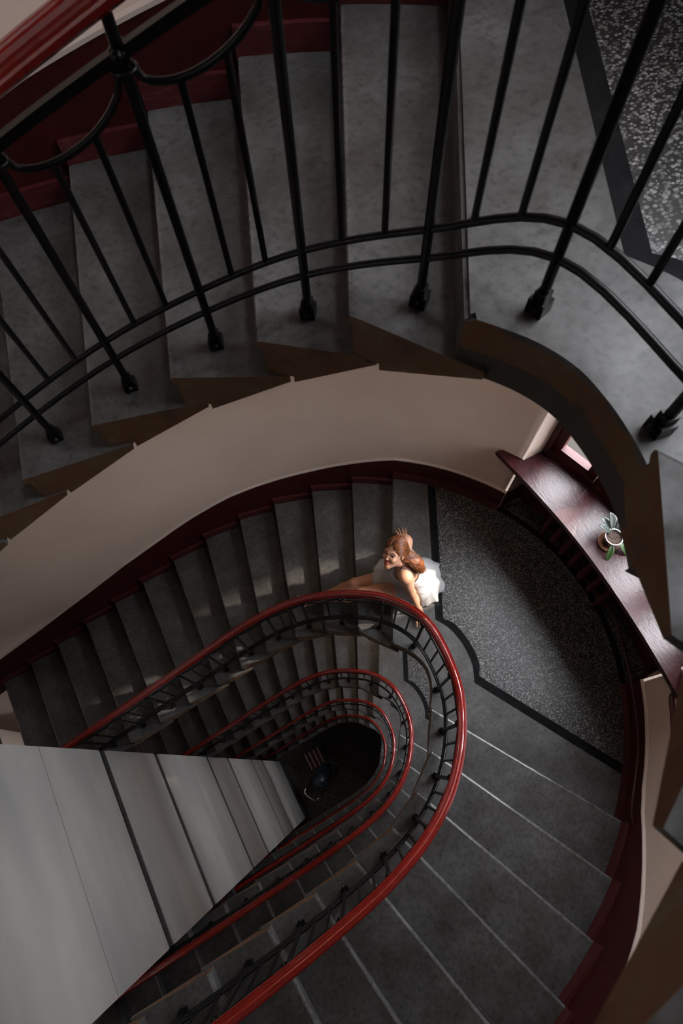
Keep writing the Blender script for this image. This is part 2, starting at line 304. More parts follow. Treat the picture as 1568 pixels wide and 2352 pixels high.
def soffit(flight, z, s, lev):
    bm = bmesh.new(); prev = None
    Pi = catmull([(*inner(j, s, lev), 0) for j in range(13)], 4); Po = catmull([(p[0], p[1]*s, 0) for p in WL[:13]], 4)
    for q, (a, b) in enumerate(zip(Pi, Po)):
        if lev == 0 and s < 0: a = a+(b-a).normalized()*0.085
        j = q/4; zt = z-RISE*(j if s > 0 else -j)-(RISE+0.026 if s > 0 else 0.026); b = Vector((b.x, s*min(abs(b.y), wall_dn(b.x)), 0)); d = (b-a).normalized()
        cur = [bm.verts.new((p.x, p.y, zz)) for p, zz in ((a, zt), (b, zt), (b, zt-.01), (a+d*0.02, zt-.04), (a, zt-.028))]
        if prev:
            for k in range(5): bm.faces.new((prev[k], prev[(k+1) % 5], cur[(k+1) % 5], cur[k]))
        else: bm.faces.new(cur)
        prev = cur
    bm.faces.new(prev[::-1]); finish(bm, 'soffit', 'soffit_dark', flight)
FL_UP = ['wide grey stone flight behind the near black balusters, rising to the speckled landing', 'grey stone flight beside the beige wall, rising to the seated woman', 'grey stone flight directly below the seated woman, in brown light', 'narrow-looking stone flight third from the top, deep in the well', 'lowest stone flight at the bottom of the well, rising from the hall']
FL_DN = ['blurred stone flight ends filling the right edge, close to the camera', 'dark grey stone flight fanning to the bottom right, its worn nosings coloured paler as a highlight', 'stone flight seen between the two biggest red handrails, at the lower right', 'stone flight under the third red handrail, deep in the well', 'lowest right-hand stone flight, a thin strip beside the dark hall']
for i, z in enumerate(ZL):
    fl = empty('stair_flight', (-1, 1.6, z-2), FL_UP[i], 'stairs')
    for m_ in range(13, 0, -1) if i < 9 else ():
        if m_ == 13: continue
        step_block(fl, z-m_*RISE, 1, m_, m_-1, i)
    soffit(fl, z, 1, i)
    fl = empty('stair_flight', (-1, -1.6, z), FL_DN[i], 'stairs')
    for m_ in range(1, 13): step_block(fl, z+m_*RISE, -1, m_-1, m_, i)
    soffit(fl, z, -1, i)
# half landings
LAB_L = ['speckled terrazzo landing with black border, top right, close to the camera', 'speckled terrazzo landing with black border right of the seated woman', 'speckled terrazzo landing glimpsed below the woman inside the big red handrail', 'third landing down, a sliver of terrazzo inside the second red handrail', 'lowest landing, dark sliver inside the innermost red handrail']
def arc_pts(off):      # border path offset outwards
    P = [CW, C1, (1.205, .17), (1.228, 0), (1.205, -.17), (C1[0], -C1[1]), (CW[0], -CW[1])]; out = []
    for k, p in enumerate(P):
        a, b = Vector(P[max(k-1, 0)]), Vector(P[min(k+1, 6)]); d = (b-a).normalized(); nn = Vector((-d.y, d.x))
        if nn.x < 0: nn = -nn
        w = 1.0 if k not in (1, 5) else 1.12
        out.append((p[0]+nn.x*off*w, p[1]+nn.y*off*w))
    return out
WARC = [(wall_u(d), d) for d in [NICHE*(1-2*k/12) for k in range(13)]]
for i, z in enumerate(ZL):
    ld = empty('stair_landing', (1.7, 0, z), LAB_L[i], 'landing')
    T = 0.22
    for s in (1, -1):
        bm = bmesh.new(); ex = [V2(IN[0] if i else LAND_IN0[0 if s > 0 else -1], s if (i or s > 0) else 1), V2(C1, s), V2(CW, s), (1.64, s*wall_dn(1.64)), V2(WL[0], s)]
        plate(bm, [tuple(p) for p in ex], z-RISE if s > 0 else z-T, z, 0, 0)
        bmesh.ops.bevel(bm, geom=[e for e in bm.edges if all(abs(v.co.z-z) < 1e-4 for v in e.verts) and all(min((Vector((v.co.x, v.co.y))-Vector(q)).length for q in (ex[0], V2(WL[0], s))) < 1e-3 for v in e.verts)], offset=0.012, segments=2, affect='EDGES')
        finish(bm, 'edging_stone', ['stone', 'edge'], ld)
    bm = bmesh.new(); li = [(p.x, p.y) for p in catmull([(a, b, 0) for a, b in (LAND_IN if i else LAND_IN0)], 4)]
    lo = [(p.x, p.y) for p in catmull([(a, b, 0) for a, b in CM], 5)]
    plate(bm, li+lo[::-1], z-0.11, z, 0, 1)
    top = [e for e in bm.edges if all(abs(v.co.z-z) < 1e-4 for v in e.verts) and all(v.co.x < 0.9 for v in e.verts)]
    bmesh.ops.bevel(bm, geom=top, offset=0.02, segments=3, affect='EDGES')
    finish(bm, 'curved_edging_stone', ['stone', 'edge'], ld)
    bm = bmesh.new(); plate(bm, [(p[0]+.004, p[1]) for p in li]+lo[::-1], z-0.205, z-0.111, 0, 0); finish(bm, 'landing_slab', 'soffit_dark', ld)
    a0 = arc_pts(0.0); a1 = arc_pts(0.062)
    sm = lambda P: [P[0]]+[(p.x, p.y) for p in catmull([(a, b, 0) for a, b in P[1:-1]], 5)]+[P[-1]]
    a0, a1 = sm(a0), sm(a1)
    a1[0] = (a1[0][0], wall_dn(a1[0][0])); a1[-1] = (a1[-1][0], -wall_dn(a1[-1][0]))
    bm = bmesh.new(); plate(bm, a0+a1[::-1], z-0.2, z-0.001, 0, 0); finish(bm, 'black_border', 'band', ld)
    wall_arc = [(wall_u(d), d) for d in [a1[0][1]+(-2*a1[0][1])*k/30 for k in range(31)]]
    bm = bmesh.new(); plate(bm, a1+wall_arc[::-1][1:-1], z-0.2, z-0.002, 0, 0); finish(bm, 'terrazzo_floor', 'terrazzo', ld)
    bm = bmesh.new(); plate(bm, WARC+[(p[0], p[1]) for p in BOW[::-1]], z-0.2, z-0.002, 0, 0); finish(bm, 'niche_floor', 'terrazzo', ld)
    bm = bmesh.new(); plate(bm, [(p[0]-.026, p[1]) for p in WARC]+[(p[0]+.026, p[1]) for p in WARC[::-1]], z-0.1, z-0.0005, 0, 0); finish(bm, 'niche_border', 'band', ld)
# storey landings behind the lift shaft
for k in range(1, 6):
    z = 4.0*k
    bm = bmesh.new(); u0 = -3.11; plate(bm, [(-5.5, -2.33), (-3.11, -2.33), (-3.11, -0.91), (-3.5, -.91), (-3.5, .91), (-3.5, 2.33), (-5.5, 2.33)], z-0.22, z, 0, 0)
    tag(finish(bm, 'storey_landing', 'stone'), 'plain stone storey landing behind the metal lift shaft', 'landing', 'storey landings behind the lift shaft')
# skirting: flat oxblood paint up to a smooth line, a stepped plinth under it, a bead over it, coloured paler like a lit plaster edge
def wall_pt(u, s, off=0.0):
    dn = wall_dn(u); 
    if u <= EC: nn = Vector((0, 1))
    else: nn = Vector(((u-EC)/EA**2, dn/EB**2)).normalized()
    return Vector(((u-nn.x*off), s*(dn-nn.y*off)))
SK_J = [(-1, .34), (0, .33), (2, .40), (4, .53), (7, .55), (10, .50), (14, .50)]
def sk_h(j):
    for (a, x), (b, y) in zip(SK_J, SK_J[1:]):
        if j <= b: return lerp(x, y, (j-a)/(b-a))
    return .5
def u_of_j(j):
    k = max(0, min(12, int(j))); return lerp(WU[k], WU[k+1], j-k)
bl = {1: bmesh.new(), -1: bmesh.new()}; tb = bmesh.new(); pl = {1: bmesh.new(), -1: bmesh.new()}
NUu = NU
for i, z in enumerate(ZL):
    for s in (1, -1):
        path = []      # (u, zbottom, ztop)
        for q in range(0, 53):
            j = 13-q/4; zn = -j*RISE if s > 0 else (j+1)*RISE
            path.append((u_of_j(j), z+zn-0.25, z+zn+sk_h(j)*(1 if i else 0.65) if s > 0 else z+zn+lerp(0.30, 0.47, min(1, j/1.5))))
        nl = 14; d0 = wall_dn(WU[0])
        for q in range(1, nl+1):
            dn = lerp(d0, NICHE, q/nl); path.append((wall_u(dn), z-0.02, z+lerp(0.33 if s > 0 else 0.42, 0.34, min(1, q/3))))
        prev = None
        for (u, zb, zt) in path:
            f, b = wall_pt(u, s, 0.010), wall_pt(u, s, 0.0); cur = [bl[s].verts.new((f.x, f.y, zb)), bl[s].verts.new((f.x, f.y, zt)), bl[s].verts.new((b.x, b.y, zt))]
            g, h_ = wall_pt(u, s, 0.016), wall_pt(u, s, -0.004); cb = [tb.verts.new((h_.x, h_.y, zt-0.002)), tb.verts.new((g.x, g.y, zt-0.002)), tb.verts.new((g.x, g.y, zt+0.014)), tb.verts.new((h_.x, h_.y, zt+0.026))]
            if prev:
                for k in range(2): bl[s].faces.new((prev[0][k], prev[0][k+1], cur[k+1], cur[k]))
                for k in range(3): tb.faces.new((prev[1][k], prev[1][k+1], cb[k+1], cb[k]))
            prev = (cur, cb)
        # stepped plinth
        for m_ in range(1, 13):
            ja, jb = (m_, m_-1) if s > 0 else (m_-1, m_)
            zt = z-m_*RISE if s > 0 else z+m_*RISE
            us = [lerp(WU[ja], WU[jb], t/3) for t in range(4)]
            fr = [wall_pt(u, s, 0.035) for u in us]; bk = [wall_pt(u, s, 0.0) for u in us]
            bmz = pl[s]; z0, z1 = zt-0.01, zt+0.10
            for t in range(3):
                vs = [bmz.verts.new((p.x, p.y, zz)) for p, zz in ((fr[t], z0), (fr[t+1], z0), (fr[t+1], z1), (fr[t], z1), (bk[t], z1), (bk[t+1], z1))]
                bmz.faces.new((vs[0], vs[1], vs[2], vs[3])); bmz.faces.new((vs[3], vs[2], vs[5], vs[4])).material_index = 0
            for pf, pb in ((fr[0], bk[0]),):
                vs = [bmz.verts.new((p.x, p.y, zz)) for p, zz in ((pf, z0-RISE+0.1 if s > 0 else z0-RISE+.1), (pf, z1), (pb, z1), (pb, z0-RISE+.1))]; bmz.faces.new(vs)
        dn0 = wall_dn(WU[0]); prevp = None
        for q in range(0, 13):
            dn = lerp(dn0, NICHE, q/12); u = wall_u(dn); f, b = wall_pt(u, s, 0.035), wall_pt(u, s, 0)
            cur = [pl[s].verts.new((f.x, f.y, z-.01)), pl[s].verts.new((f.x, f.y, z+.10)), pl[s].verts.new((b.x, b.y, z+.10))]
            if prevp:
                for k in range(2): pl[s].faces.new((prevp[k], prevp[k+1], cur[k+1], cur[k])).material_index = k
            prevp = cur
        # niche jamb skirting
        for (xa, xb) in ((NU, 2.42),):
            y = s*(NICHE-0.008); vs = [bl[s].verts.new(v) for v in ((xa-.012, y, z), (xb, y, z), (xb, y, z+.35), (xa-.012, y, z+.35))]; bl[s].faces.new(vs)
for s, nm in ((1, 'left'), (-1, 'right')):
    b_ = struct(finish(bl[s], 'baseboard_'+nm, 'red')); finish(pl[s], 'stepped_plinth', ['plinth', 'red'], b_)
struct(finish(tb, 'trim_1', 'bead'))

# unseen globe lamps added to warm the flights
M['lamp_glow'] = mat('lit_globe', (0.9, 0.8, 0.65), 0.4); b_ = M['lamp_glow'].node_tree.nodes['Principled BSDF']; b_.inputs['Emission Color'].default_value = (1.0, 0.72, 0.45, 1); b_.inputs['Emission Strength'].default_value = 2.0
M['lamp_base'] = mat('lamp_base', (0.3, 0.28, 0.25), 0.5)
for i, (lx, ly, lz) in ((1, (1.35, 1.35, ZL[1]+3.79)), (2, (1.50, 1.56, ZL[2]+2.05)), (3, (1.50, 1.56, ZL[3]+2.05)), (4, (1.50, 1.56, ZL[4]+2.05))):
    lp = empty('added_globe_lamp', (lx, ly, lz), 'unseen warm globe lamp added to light the stair flights', 'lamp', 'unseen lamps added to warm the flights')
    bm = bmesh.new(); tube(bm, [(lx, ly, lz), (lx, ly, lz-.05)], 0.06, 20); finish(bm, 'lamp_base', 'lamp_base', lp)
    if i > 1: w_ = wall_pt(lx, 1); bm = bmesh.new(); tube(bm, [(lx, ly, lz-.01), (w_.x, w_.y+.01, lz-.01)], 0.02, 10); finish(bm, 'arm', 'lamp_base', lp)
    bm = bmesh.new(); ball(bm, (lx, ly, lz-.13), 0.09, 3); finish(bm, 'globe', 'lamp_glow', lp, True)
    pd = bpy.data.lights.new('added_warm_light', 'POINT'); pd.energy = 20 if i == 1 else 16; pd.color = (1.0, 0.78, 0.56); pd.shadow_soft_size = 0.10; po_ = bpy.data.objects.new('added_warm_light', pd); COL.objects.link(po_); po_.location = (lx-.1, ly-.1, lz-.32)
# ------------------------------------------------------------------ balustrades
RAILH = [(.026, 0.0), (.040, .010), (.043, .022), (.040, .027), (.0375, .026), (.037, .033), (.0355, .038), (.0315, .036), (.030, .043), (.0275, .048), (.0235, .045), (.021, .050), (.017, .0535), (.013, .0505), (.009, .055), (.004, .057)]
RAILP = [(-a, b) for a, b in RAILH]+RAILH[::-1]
def out_off(jmid, s, off, lev):      # plan point on tread between nosings, set back from the inner edge
    a, b = inner(jmid, s, lev), inner(jmid+1, s, lev); c = (a+b)/2; d = (b-a).normalized(); nn = Vector((-d.y, d.x))
    if nn.dot(c-Vector((min(c.x, -0.6) if c.x < -.6 else -0.6, 0))) < 0: nn = -nn
    return c+nn*off
def rail_nodes(z, lev):
    P = []; o1, o2 = (0.12, 0.09) if lev == 0 else (0.088, 0.085)
    for m_ in range(13, 0, -1):
        p = out_off(m_-1, 1, o1 if m_ > 1 or lev == 0 else .118, lev); P.append((p.x, p.y, z-m_*RISE if m_ < 13 else z-12.5*RISE))
    P += [(.855, .266, z), (.885, -.125, z)] if lev == 0 else [(.862, .195, z), (.842, -.20, z)]
    for m_ in range(1, 14):
        p = out_off(m_-1, -1, o2, lev); P.append((p.x, p.y, z+m_*RISE if m_ < 13 else z+12.5*RISE))
    return P
RLAB = ['near black iron balustrade across the top, its red handrail in the top left corner', 'balustrade with the largest red handrail, looping past the seated woman', 'balustrade with the second red handrail, nested inside the biggest loop', 'balustrade with the third red handrail, nested two loops inside the biggest', 'innermost balustrade with the smallest red handrail above the dark hall']
def seg_interp(curve, a, b, t):    # point on the sampled curve between node a and b
    k = (a+(b-a)*t)*6; i0 = min(int(k), len(curve)-2); return curve[i0].lerp(curve[i0+1], k-i0)
for i, z in enumerate(ZL):
    P = rail_nodes(z, i); nP = len(P)
    rt = empty('stair_railing', (P[13][0], P[13][1], z), RLAB[i], 'railing')
    base_c = catmull(P, 6)
    # smooth the ride height on the flight: nodes already step by one rise each
    def lifted(h): return [p+Vector((0, 0, h)) for p in base_c]
    bm = bmesh.new(); hr = lifted(0.955); sweep(bm, hr, [(a*(1.0 if i == 0 else .72), b*(1.0 if i == 0 else .8)) for a, b in RAILP]); finish(bm, 'handrail', 'rail', rt)
    nt = 10 if i < 2 else 6
    bm = bmesh.new(); sweep(bm, lifted(0.882), [(-.013, -.011), (.013, -.011), (.013, .011), (-.013, .011)]); finish(bm, 'upper_bar', 'iron', rt)
    for h in (0.158, 0.245):
        bm = bmesh.new(); tube(bm, lifted(h), 0.0098, nt); finish(bm, 'lower_rod', 'iron', rt, True)
    for k in range(nP):
        p = Vector(P[k]); bm = bmesh.new(); tube(bm, [p+Vector((0, 0, -.003)), p+Vector((0, 0, .958))], 0.0125, nt)
        po = finish(bm, 'post', 'iron', rt)
        if i < 3:
            d = (Vector(P[min(k+1, nP-1)])-Vector(P[max(k-1, 0)])); ang = math.atan2(d.y, d.x)
            bm = bmesh.new(); box(bm, (p.x, p.y, p.z+0.02), (0.045, 0.04, 0.04), ang); box(bm, (p.x, p.y, p.z+0.05), (0.03, 0.03, 0.03), ang)
            nrm = Vector((-math.sin(ang), math.cos(ang), 0)); ball(bm, p+nrm*0.024+Vector((0, 0, .022)), 0.011, 1); ball(bm, p-nrm*0.024+Vector((0, 0, .022)), 0.011, 1)
            finish(bm, 'foot_shoe', 'iron', po)
            bm = bmesh.new(); ball(bm, p+Vector((0, 0, .882)), 0.022, 2, (1, 1, .8)); ball(bm, p+nrm*0.022+Vector((0, 0, .887)), 0.013, 2); ball(bm, p-nrm*0.022+Vector((0, 0, .887)), 0.013, 2)
            ringp = [p+Vector((0.024*math.cos(a), 0.024*math.sin(a), .855)) for a in [2*PI*q/10 for q in range(11)]]; tube(bm, ringp, 0.006, 6); finish(bm, 'collar', 'iron', po, True)
    for k in range(nP-1):
        nb = 3 if (k == 13) else 2
        def at(t): return seg_interp(base_c, k, k+1, t)
        bm = bmesh.new(); ap = []
        for q in range(15):
            t = 0.03+0.94*q/14; x = 2*(q/14)-1; ap.append(at(t)+Vector((0, 0, .866-0.092*math.sqrt(max(0, 1-x*x)))))
        tube(bm, ap, 0.0088, 6 if i < 2 else 4); finish(bm, 'hanging_arc', 'iron', rt, True)
        for b in range(nb):
            t = (b+1)/(nb+1); x = 2*t-1; bt = at(t); top = .866-0.092*math.sqrt(1-x*x)
            bm = bmesh.new(); tube(bm, [bt+Vector((0, 0, .245)), bt+Vector((0, 0, top))], 0.0088, 8 if i < 2 else 4); finish(bm, 'baluster', 'iron', rt)
# ------------------------------------------------------------------ lift shaft, clad in metal sheet
SX, SY0, SY1 = -1.97, 0.826, -0.845
sh = empty('lift_shaft', (-2.65, 0, 0), 'tall sheet-metal lift shaft filling the left of the stairwell', 'lift shaft')
zc = lambda D: CAMZ-D
cuts = []
for k in range(-1, 4):
    cuts += [(zc(4.62+4.08*k), 's'), (zc(5.80+4.08*k), 'b'), (zc(7.36+4.08*k), 'b')]
cuts = sorted([c for c in cuts if 0.5 < c[0] < 21.5]); zprev = 0.25; lst = []
for zc_, kd in cuts:
    hw = 0.007 if kd == 's' else 0.12; lst.append((zprev, zc_-hw)); zprev = zc_+hw
lst.append((zprev, 22.0))
for a, b in lst:
    bm = bmesh.new(); box(bm, ((SX-3.4)/2, (SY0+SY1)/2, (a+b)/2), (SX+3.4, SY0-SY1, b-a)); 
    finish(bm, 'sheet_panel', 'sheet', sh)
bm = bmesh.new(); box(bm, ((SX-3.4)/2-.01, (SY0+SY1)/2, 11.0), (SX+3.4-.04, SY0-SY1-.04, 21.8)); finish(bm, 'inner_frame', 'gap', sh)
for zc_, kd in cuts:
    if kd == 'b':
        bm = bmesh.new(); box(bm, ((SX-3.4)/2-.004, (SY0+SY1)/2, zc_), (SX+3.4-.016, SY0-SY1-.016, 0.15))
        for dz_ in (-.097, .097): box(bm, (SX-.014, (SY0+SY1)/2, zc_+dz_), (0.028, SY0-SY1-.004, 0.034), mi=1)
        box(bm, ((SX-3.4)/2-.006, (SY0+SY1)/2, zc_), (SX+3.4-.022, SY0-SY1-.022, 0.20), mi=1); finish(bm, 'cover_band', ['steel', 'sheet'], sh)
bm = bmesh.new(); box(bm, ((SX-3.4)/2+.03, (SY0+SY1)/2, 0.12), (SX+3.4+.10, SY0-SY1+.04, 0.24)); finish(bm, 'plinth', 'steel', sh)
for z in (16.3, 12.3, 8.15, 4.0):
    bm = bmesh.new(); box(bm, (SX-0.07, (SY0+0.93)/2, z), (0.10, 0.93-SY0, 0.12)); box(bm, (SX-0.07, SY0+.004, z), (0.14, 0.008, 0.18)); finish(bm, 'wall_bracket', 'steel', sh)
for z in (14.9, 10.75, 6.7):
    bm = bmesh.new(); box(bm, (SX-0.07, (SY1-0.93)/2, z), (0.10, 0.93+SY1, 0.12)); box(bm, (SX-0.07, SY1-.004, z), (0.14, 0.008, 0.18)); finish(bm, 'wall_bracket', 'steel', sh)
# scratches on the near sheet
bm = bmesh.new(); rs = random.Random(3)
for k in range(150):
    near = k < 120; y = rs.gauss(-.50, .22) if near else rs.uniform(-.7, .4); zz = zc(rs.uniform(4.0, 4.9)) if near else zc(rs.uniform(4.6, 7.0))
    y = max(-.80, min(.7, y)); ln = rs.choice((0.004, 0.006, 0.010, 0.016, 0.03)); a = rs.gauss(1.2, .35)
    box(bm, None, (0.001, ln, 0.0022), mtx=Matrix.Translation((SX+0.0006, y, zz)) @ Matrix.Rotation(a, 4, 'X'))
for y0, z0, ln in ((-.60, zc(4.42), .14), (-.56, zc(4.36), .12), (-.63, zc(4.50), .16)):
    y, zz = y0, z0
    for q in range(9):
        a = 1.0+rs.uniform(-.5, .5); box(bm, None, (0.001, ln/8, 0.002), mtx=Matrix.Translation((SX+0.0006, y, zz)) @ Matrix.Rotation(a, 4, 'X')); y += math.cos(a)*ln/9; zz += math.sin(a)*ln/9
finish(bm, 'scratches', 'scratch', sh)
# ------------------------------------------------------------------ things on and round the landing of the seated woman
def sill_mesh(z):
    front = [(2.05, 1.07), (2.075, .90), (2.11, .62), (2.138, .30), (2.145, 0), (2.135, -.30), (2.11, -.62), (2.075, -.90), (2.05, -1.05)]
    front = [(p.x, p.y) for p in catmull([(a, b, 0) for a, b in front], 5)]
    bow = [(p[0]-.05, p[1]*.985) for p in BOW[::-1]]
    poly = front+[(wall_u(1.05)+.005, -1.05), (NU+.01, -NICHE)]+bow+[(NU+.01, NICHE), (wall_u(1.07)+.005, 1.07)]
    bm = bmesh.new(); plate(bm, poly, z+0.895, z+0.945, 0, 0)
    fx = lambda v: v.co.x < 2.15
    bmesh.ops.bevel(bm, geom=[e for e in bm.edges if all(fx(v) for v in e.verts) and abs(e.verts[0].co.z-e.verts[1].co.z) < 1e-4 and (e.verts[0].co-e.verts[1].co).length < 0.2], offset=0.014, segments=3, affect='EDGES')
    return bm
tag(finish(sill_mesh(ZL[1]), 'window_sill', 'sill'), 'deep glossy oxblood window sill curving over the landing beside the woman, pot on it', 'window sill')
for i in (0, 2, 3, 4): finish(sill_mesh(ZL[i]), 'sill', 'sill', bpy.data.objects['window_%d' % (i+1)])
zl = ZL[1]
M['radiator'] = mat('radiator_paint', (0.045, 0.0035, 0.0035), 0.45)
rd = empty('radiator', (2.41, 0, zl), 'dark red column radiator standing under the glossy window sill', 'radiator')
for k in range(7):
    y = 0.50-k*0.125; bm = bmesh.new()
    for dx in (-.04, .04): tube(bm, [(2.41+dx, y, zl+.12), (2.41+dx, y, zl+.16), (2.41+dx, y, zl+.78), (2.41+dx, y, zl+.82)], 0.030, 10, scale=[.6, 1, 1, .6])
    for zz in (.16, .77): ball(bm, (2.41, y, zl+zz), 0.05, 2, (1.5, .62, .9))
    for zz in (.16, .77): tube(bm, [(2.41, y-.0625, zl+zz), (2.41, y+.0625, zl+zz)], 0.022, 8)
    if k in (0, 6):
        for dx in (-.04, .04): tube(bm, [(2.41+dx, y, zl), (2.41+dx, y, zl+.13)], 0.016, 8)
    finish(bm, 'radiator_section', 'radiator', rd, True)
M['pipe'] = mat('pipe_paint', (0.035, 0.003, 0.003), 0.45)
bm = bmesh.new(); tube(bm, catmull([(2.41, -.25, zl+.16), (2.40, -.38, zl+.15), (2.36, -.50, zl+.18), (2.17, -.80, zl+.30), (wall_pt(1.98, -1, .05).x, wall_pt(1.98, -1, .05).y, zl+.30), (*wall_pt(1.80, -1, .05), zl+.30), (*wall_pt(1.60, -1, .05), zl+.32), (*wall_pt(1.5, -1, .0), zl+.32)], 5), 0.011, 8)
tag(finish(bm, 'heating_pipe', 'pipe', None, True), 'thin oxblood heating pipe running along the skirting right of the radiator', 'pipe')
bm = bmesh.new(); hz = zl+.86
tube(bm, catmull([(*wall_pt(2.12, -1, -.02), hz), (*wall_pt(2.10, -1, .05), hz), (*wall_pt(2.04, -1, .055), hz), (*wall_pt(1.95, -1, .055), hz), (*wall_pt(1.88, -1, .05), hz-.01), (*wall_pt(1.85, -1, .02), hz-.015), (*wall_pt(1.845, -1, -.01), hz-.015)], 5), 0.019, 10)
tag(finish(bm, 'wall_handle', 'pipe', None, True), 'short dark red grab bar on the beige wall below the window sill', 'handrail')
# potted plant on the sill
px, py, pz = 2.33, 0.045, zl+.945
pp = empty('potted_plant', (px, py, pz), 'small black flowerpot with drooping grey-green leaves on the glossy red window sill', 'potted plant')
M['pot'] = mat('black_plastic_pot', (0.006, 0.006, 0.007), 0.25); M['pot_rim'] = mat('pale_rim', (0.55, 0.5, 0.5), 0.35); M['soil'] = mat('bark_soil', (0.05, 0.03, 0.022), 0.95)
M['leaf'] = mat('grey_green_leaf', (0.030, 0.038, 0.032), 0.4); M['leaf2'] = mat('fresh_green_leaf', (0.025, 0.055, 0.010), 0.45); M['saucer'] = mat('brown_saucer', (0.16, 0.07, 0.04), 0.35)
def lathe(bm, c, prof, n=28, mi=0, cap=True):
    rings = [[bm.verts.new((c[0]+r*math.cos(2*PI*k/n), c[1]+r*math.sin(2*PI*k/n), c[2]+h)) for k in range(n)] for r, h in prof]
    for a, b in zip(rings, rings[1:]):
        for k in range(n): bm.faces.new((a[k], a[(k+1) % n], b[(k+1) % n], b[k])).material_index = mi
    if cap: bm.faces.new(rings[0][::-1]).material_index = mi; bm.faces.new(rings[-1]).material_index = mi
bm = bmesh.new(); lathe(bm, (px, py, pz+.001), [(.055, 0), (.078, .012), (.080, .018), (.074, .016), (.056, .006), (.0, .005)]); finish(bm, 'saucer', 'saucer', pp, True)
bm = bmesh.new(); lathe(bm, (px, py, pz+.008), [(.046, 0), (.062, .10), (.0625, .105), (.058, .105), (.055, .09), (.0, .088)]); finish(bm, 'pot', 'pot', pp, True)
bm = bmesh.new(); lathe(bm, (px, py, pz+.112), [(.057, 0), (.0645, 0), (.0655, .004), (.0645, .008), (.058, .008), (.057, 0.0)], cap=False); finish(bm, 'pot_rim', 'pot_rim', pp, True)
bm = bmesh.new(); rs = random.Random(5); lathe(bm, (px, py, pz+.094), [(.055, 0), (.054, .008), (.0, .010)])
for k in range(40):
    a, r = rs.uniform(0, 6.28), rs.uniform(0, .05); ball(bm, (px+r*math.cos(a), py+r*math.sin(a), pz+.104), rs.uniform(.004, .008), 1, (1, 1, .6))
finish(bm, 'soil', 'soil', pp)
def leaf(c, az, ln, wd, rise, droop, mk):
    bm = bmesh.new(); rows = []; d = Vector((math.cos(az), math.sin(az), 0)); sd_ = Vector((-d.y, d.x, 0)); nseg = 9
    for q in range(nseg+1):
        t = q/nseg; w = wd*math.sin(PI*min(1, t*0.93+.05))**0.8; p = Vector(c)+d*(ln*t)+Vector((0, 0, rise*t-droop*t*t))
        rows.append([bm.verts.new(p+sd_*(w*e)+Vector((0, 0, .35*w*abs(e)+(.0015 if up else 0)))) for up in (1, 0) for e in (-1, -.5, 0, .5, 1)])
    for a, b in zip(rows, rows[1:]):
        for k in list(range(4))+list(range(5, 9)): bm.faces.new((a[k], a[k+1], b[k+1], b[k]))
        bm.faces.new((a[0], b[0], b[5], a[5])); bm.faces.new((a[4], a[9], b[9], b[4]))
    bm.faces.new([rows[-1][k] for k in (0, 1, 2, 3, 4, 9, 8, 7, 6, 5)]); finish(bm, 'leaf', mk, pp, True)
for az, ln, wd, ri, dr, mk in ((1.05, .13, .030, .09, .08, 'leaf'), (1.7, .12, .028, .10, .06, 'leaf'), (.45, .14, .032, .10, .08, 'leaf'), (2.25, .10, .026, .11, .05, 'leaf'), (.0, .12, .028, .12, .07, 'leaf'), (1.35, .11, .026, .15, .06, 'leaf'), (-2.3, .10, .024, -.03, .07, 'leaf2'), (-1.2, .11, .026, -.02, .08, 'leaf2')):
    rr_ = .030 if mk == 'leaf' else .050; leaf((px+(.020 if mk == 'leaf' else 0)+rr_*math.cos(az), py+(.016 if mk == 'leaf' else 0)+rr_*math.sin(az), pz+(.104 if mk == 'leaf' else .085)), az, ln, wd, ri, dr, mk)
# hall at the bottom of the well
pr = empty('pram', (-.98, -.12, 0), 'dark pram with blue-black ribbed hood parked on the hall floor', 'pram')
M['hood'] = mat('blue_black_fabric', (0.012, 0.030, 0.042), 0.42, spec=0.8); M['chrome'] = mat('chrome_tube', (0.6, 0.6, 0.6), 0.18, 1.0); M['tyre'] = mat('black_rubber', (0.008, 0.008, 0.008), 0.8)
PX, PY = -.98, -.12; ax = Vector((.88, .47, 0)); ay = Vector((-.47, .88, 0))
def pm(a, b, z): return Vector((PX, PY, z))+ax*a+ay*b
bm = bmesh.new(); rows = []
for k in range(9):
    th_ = PI*0.04+PI*0.62*k/8; row = []
    for q in range(17):
        ph = PI*q/16; r = .29*(1.0 if k % 2 == 0 else .955)
        row.append(bm.verts.new(pm(-.16-math.cos(th_)*r*math.sin(ph)*1.0, math.cos(ph)*.24, .62+math.sin(th_)*r*math.sin(ph)*1.05)))
    rows.append(row)
for a, b in zip(rows, rows[1:]):
    for q in range(16): bm.faces.new((a[q], a[q+1], b[q+1], b[q]))
o = finish(bm, 'hood', 'hood', pr); o.modifiers.new('t', 'SOLIDIFY').thickness = 0.012
for k in (2, 4, 6, 8):
    th_ = PI*0.04+PI*0.62*k/8; bm = bmesh.new(); tube(bm, [pm(-.16-math.cos(th_)*.298*math.sin(PI*q/16), math.cos(PI*q/16)*.246, .62+math.sin(th_)*.31*math.sin(PI*q/16)) for q in range(17)], .007, 6); finish(bm, 'hood_rib', 'hood', pr, True)
bm = bmesh.new(); rows = []
for h, k in ((.36, .72), (.42, .9), (.62, 1.0), (.63, 1.0), (.60, .93), (.44, .8)): rows.append([bm.verts.new(pm(.40*k*math.cos(2*PI*q/20)*(1.0), .22*k*math.sin(2*PI*q/20), h)) for q in range(20)])
for a, b in zip(rows, rows[1:]):
    for q in range(20): bm.faces.new((a[q], a[(q+1) % 20], b[(q+1) % 20], b[q]))
bm.faces.new(rows[0][::-1]); bm.faces.new(rows[-1]); finish(bm, 'basket', 'hood', pr, True)
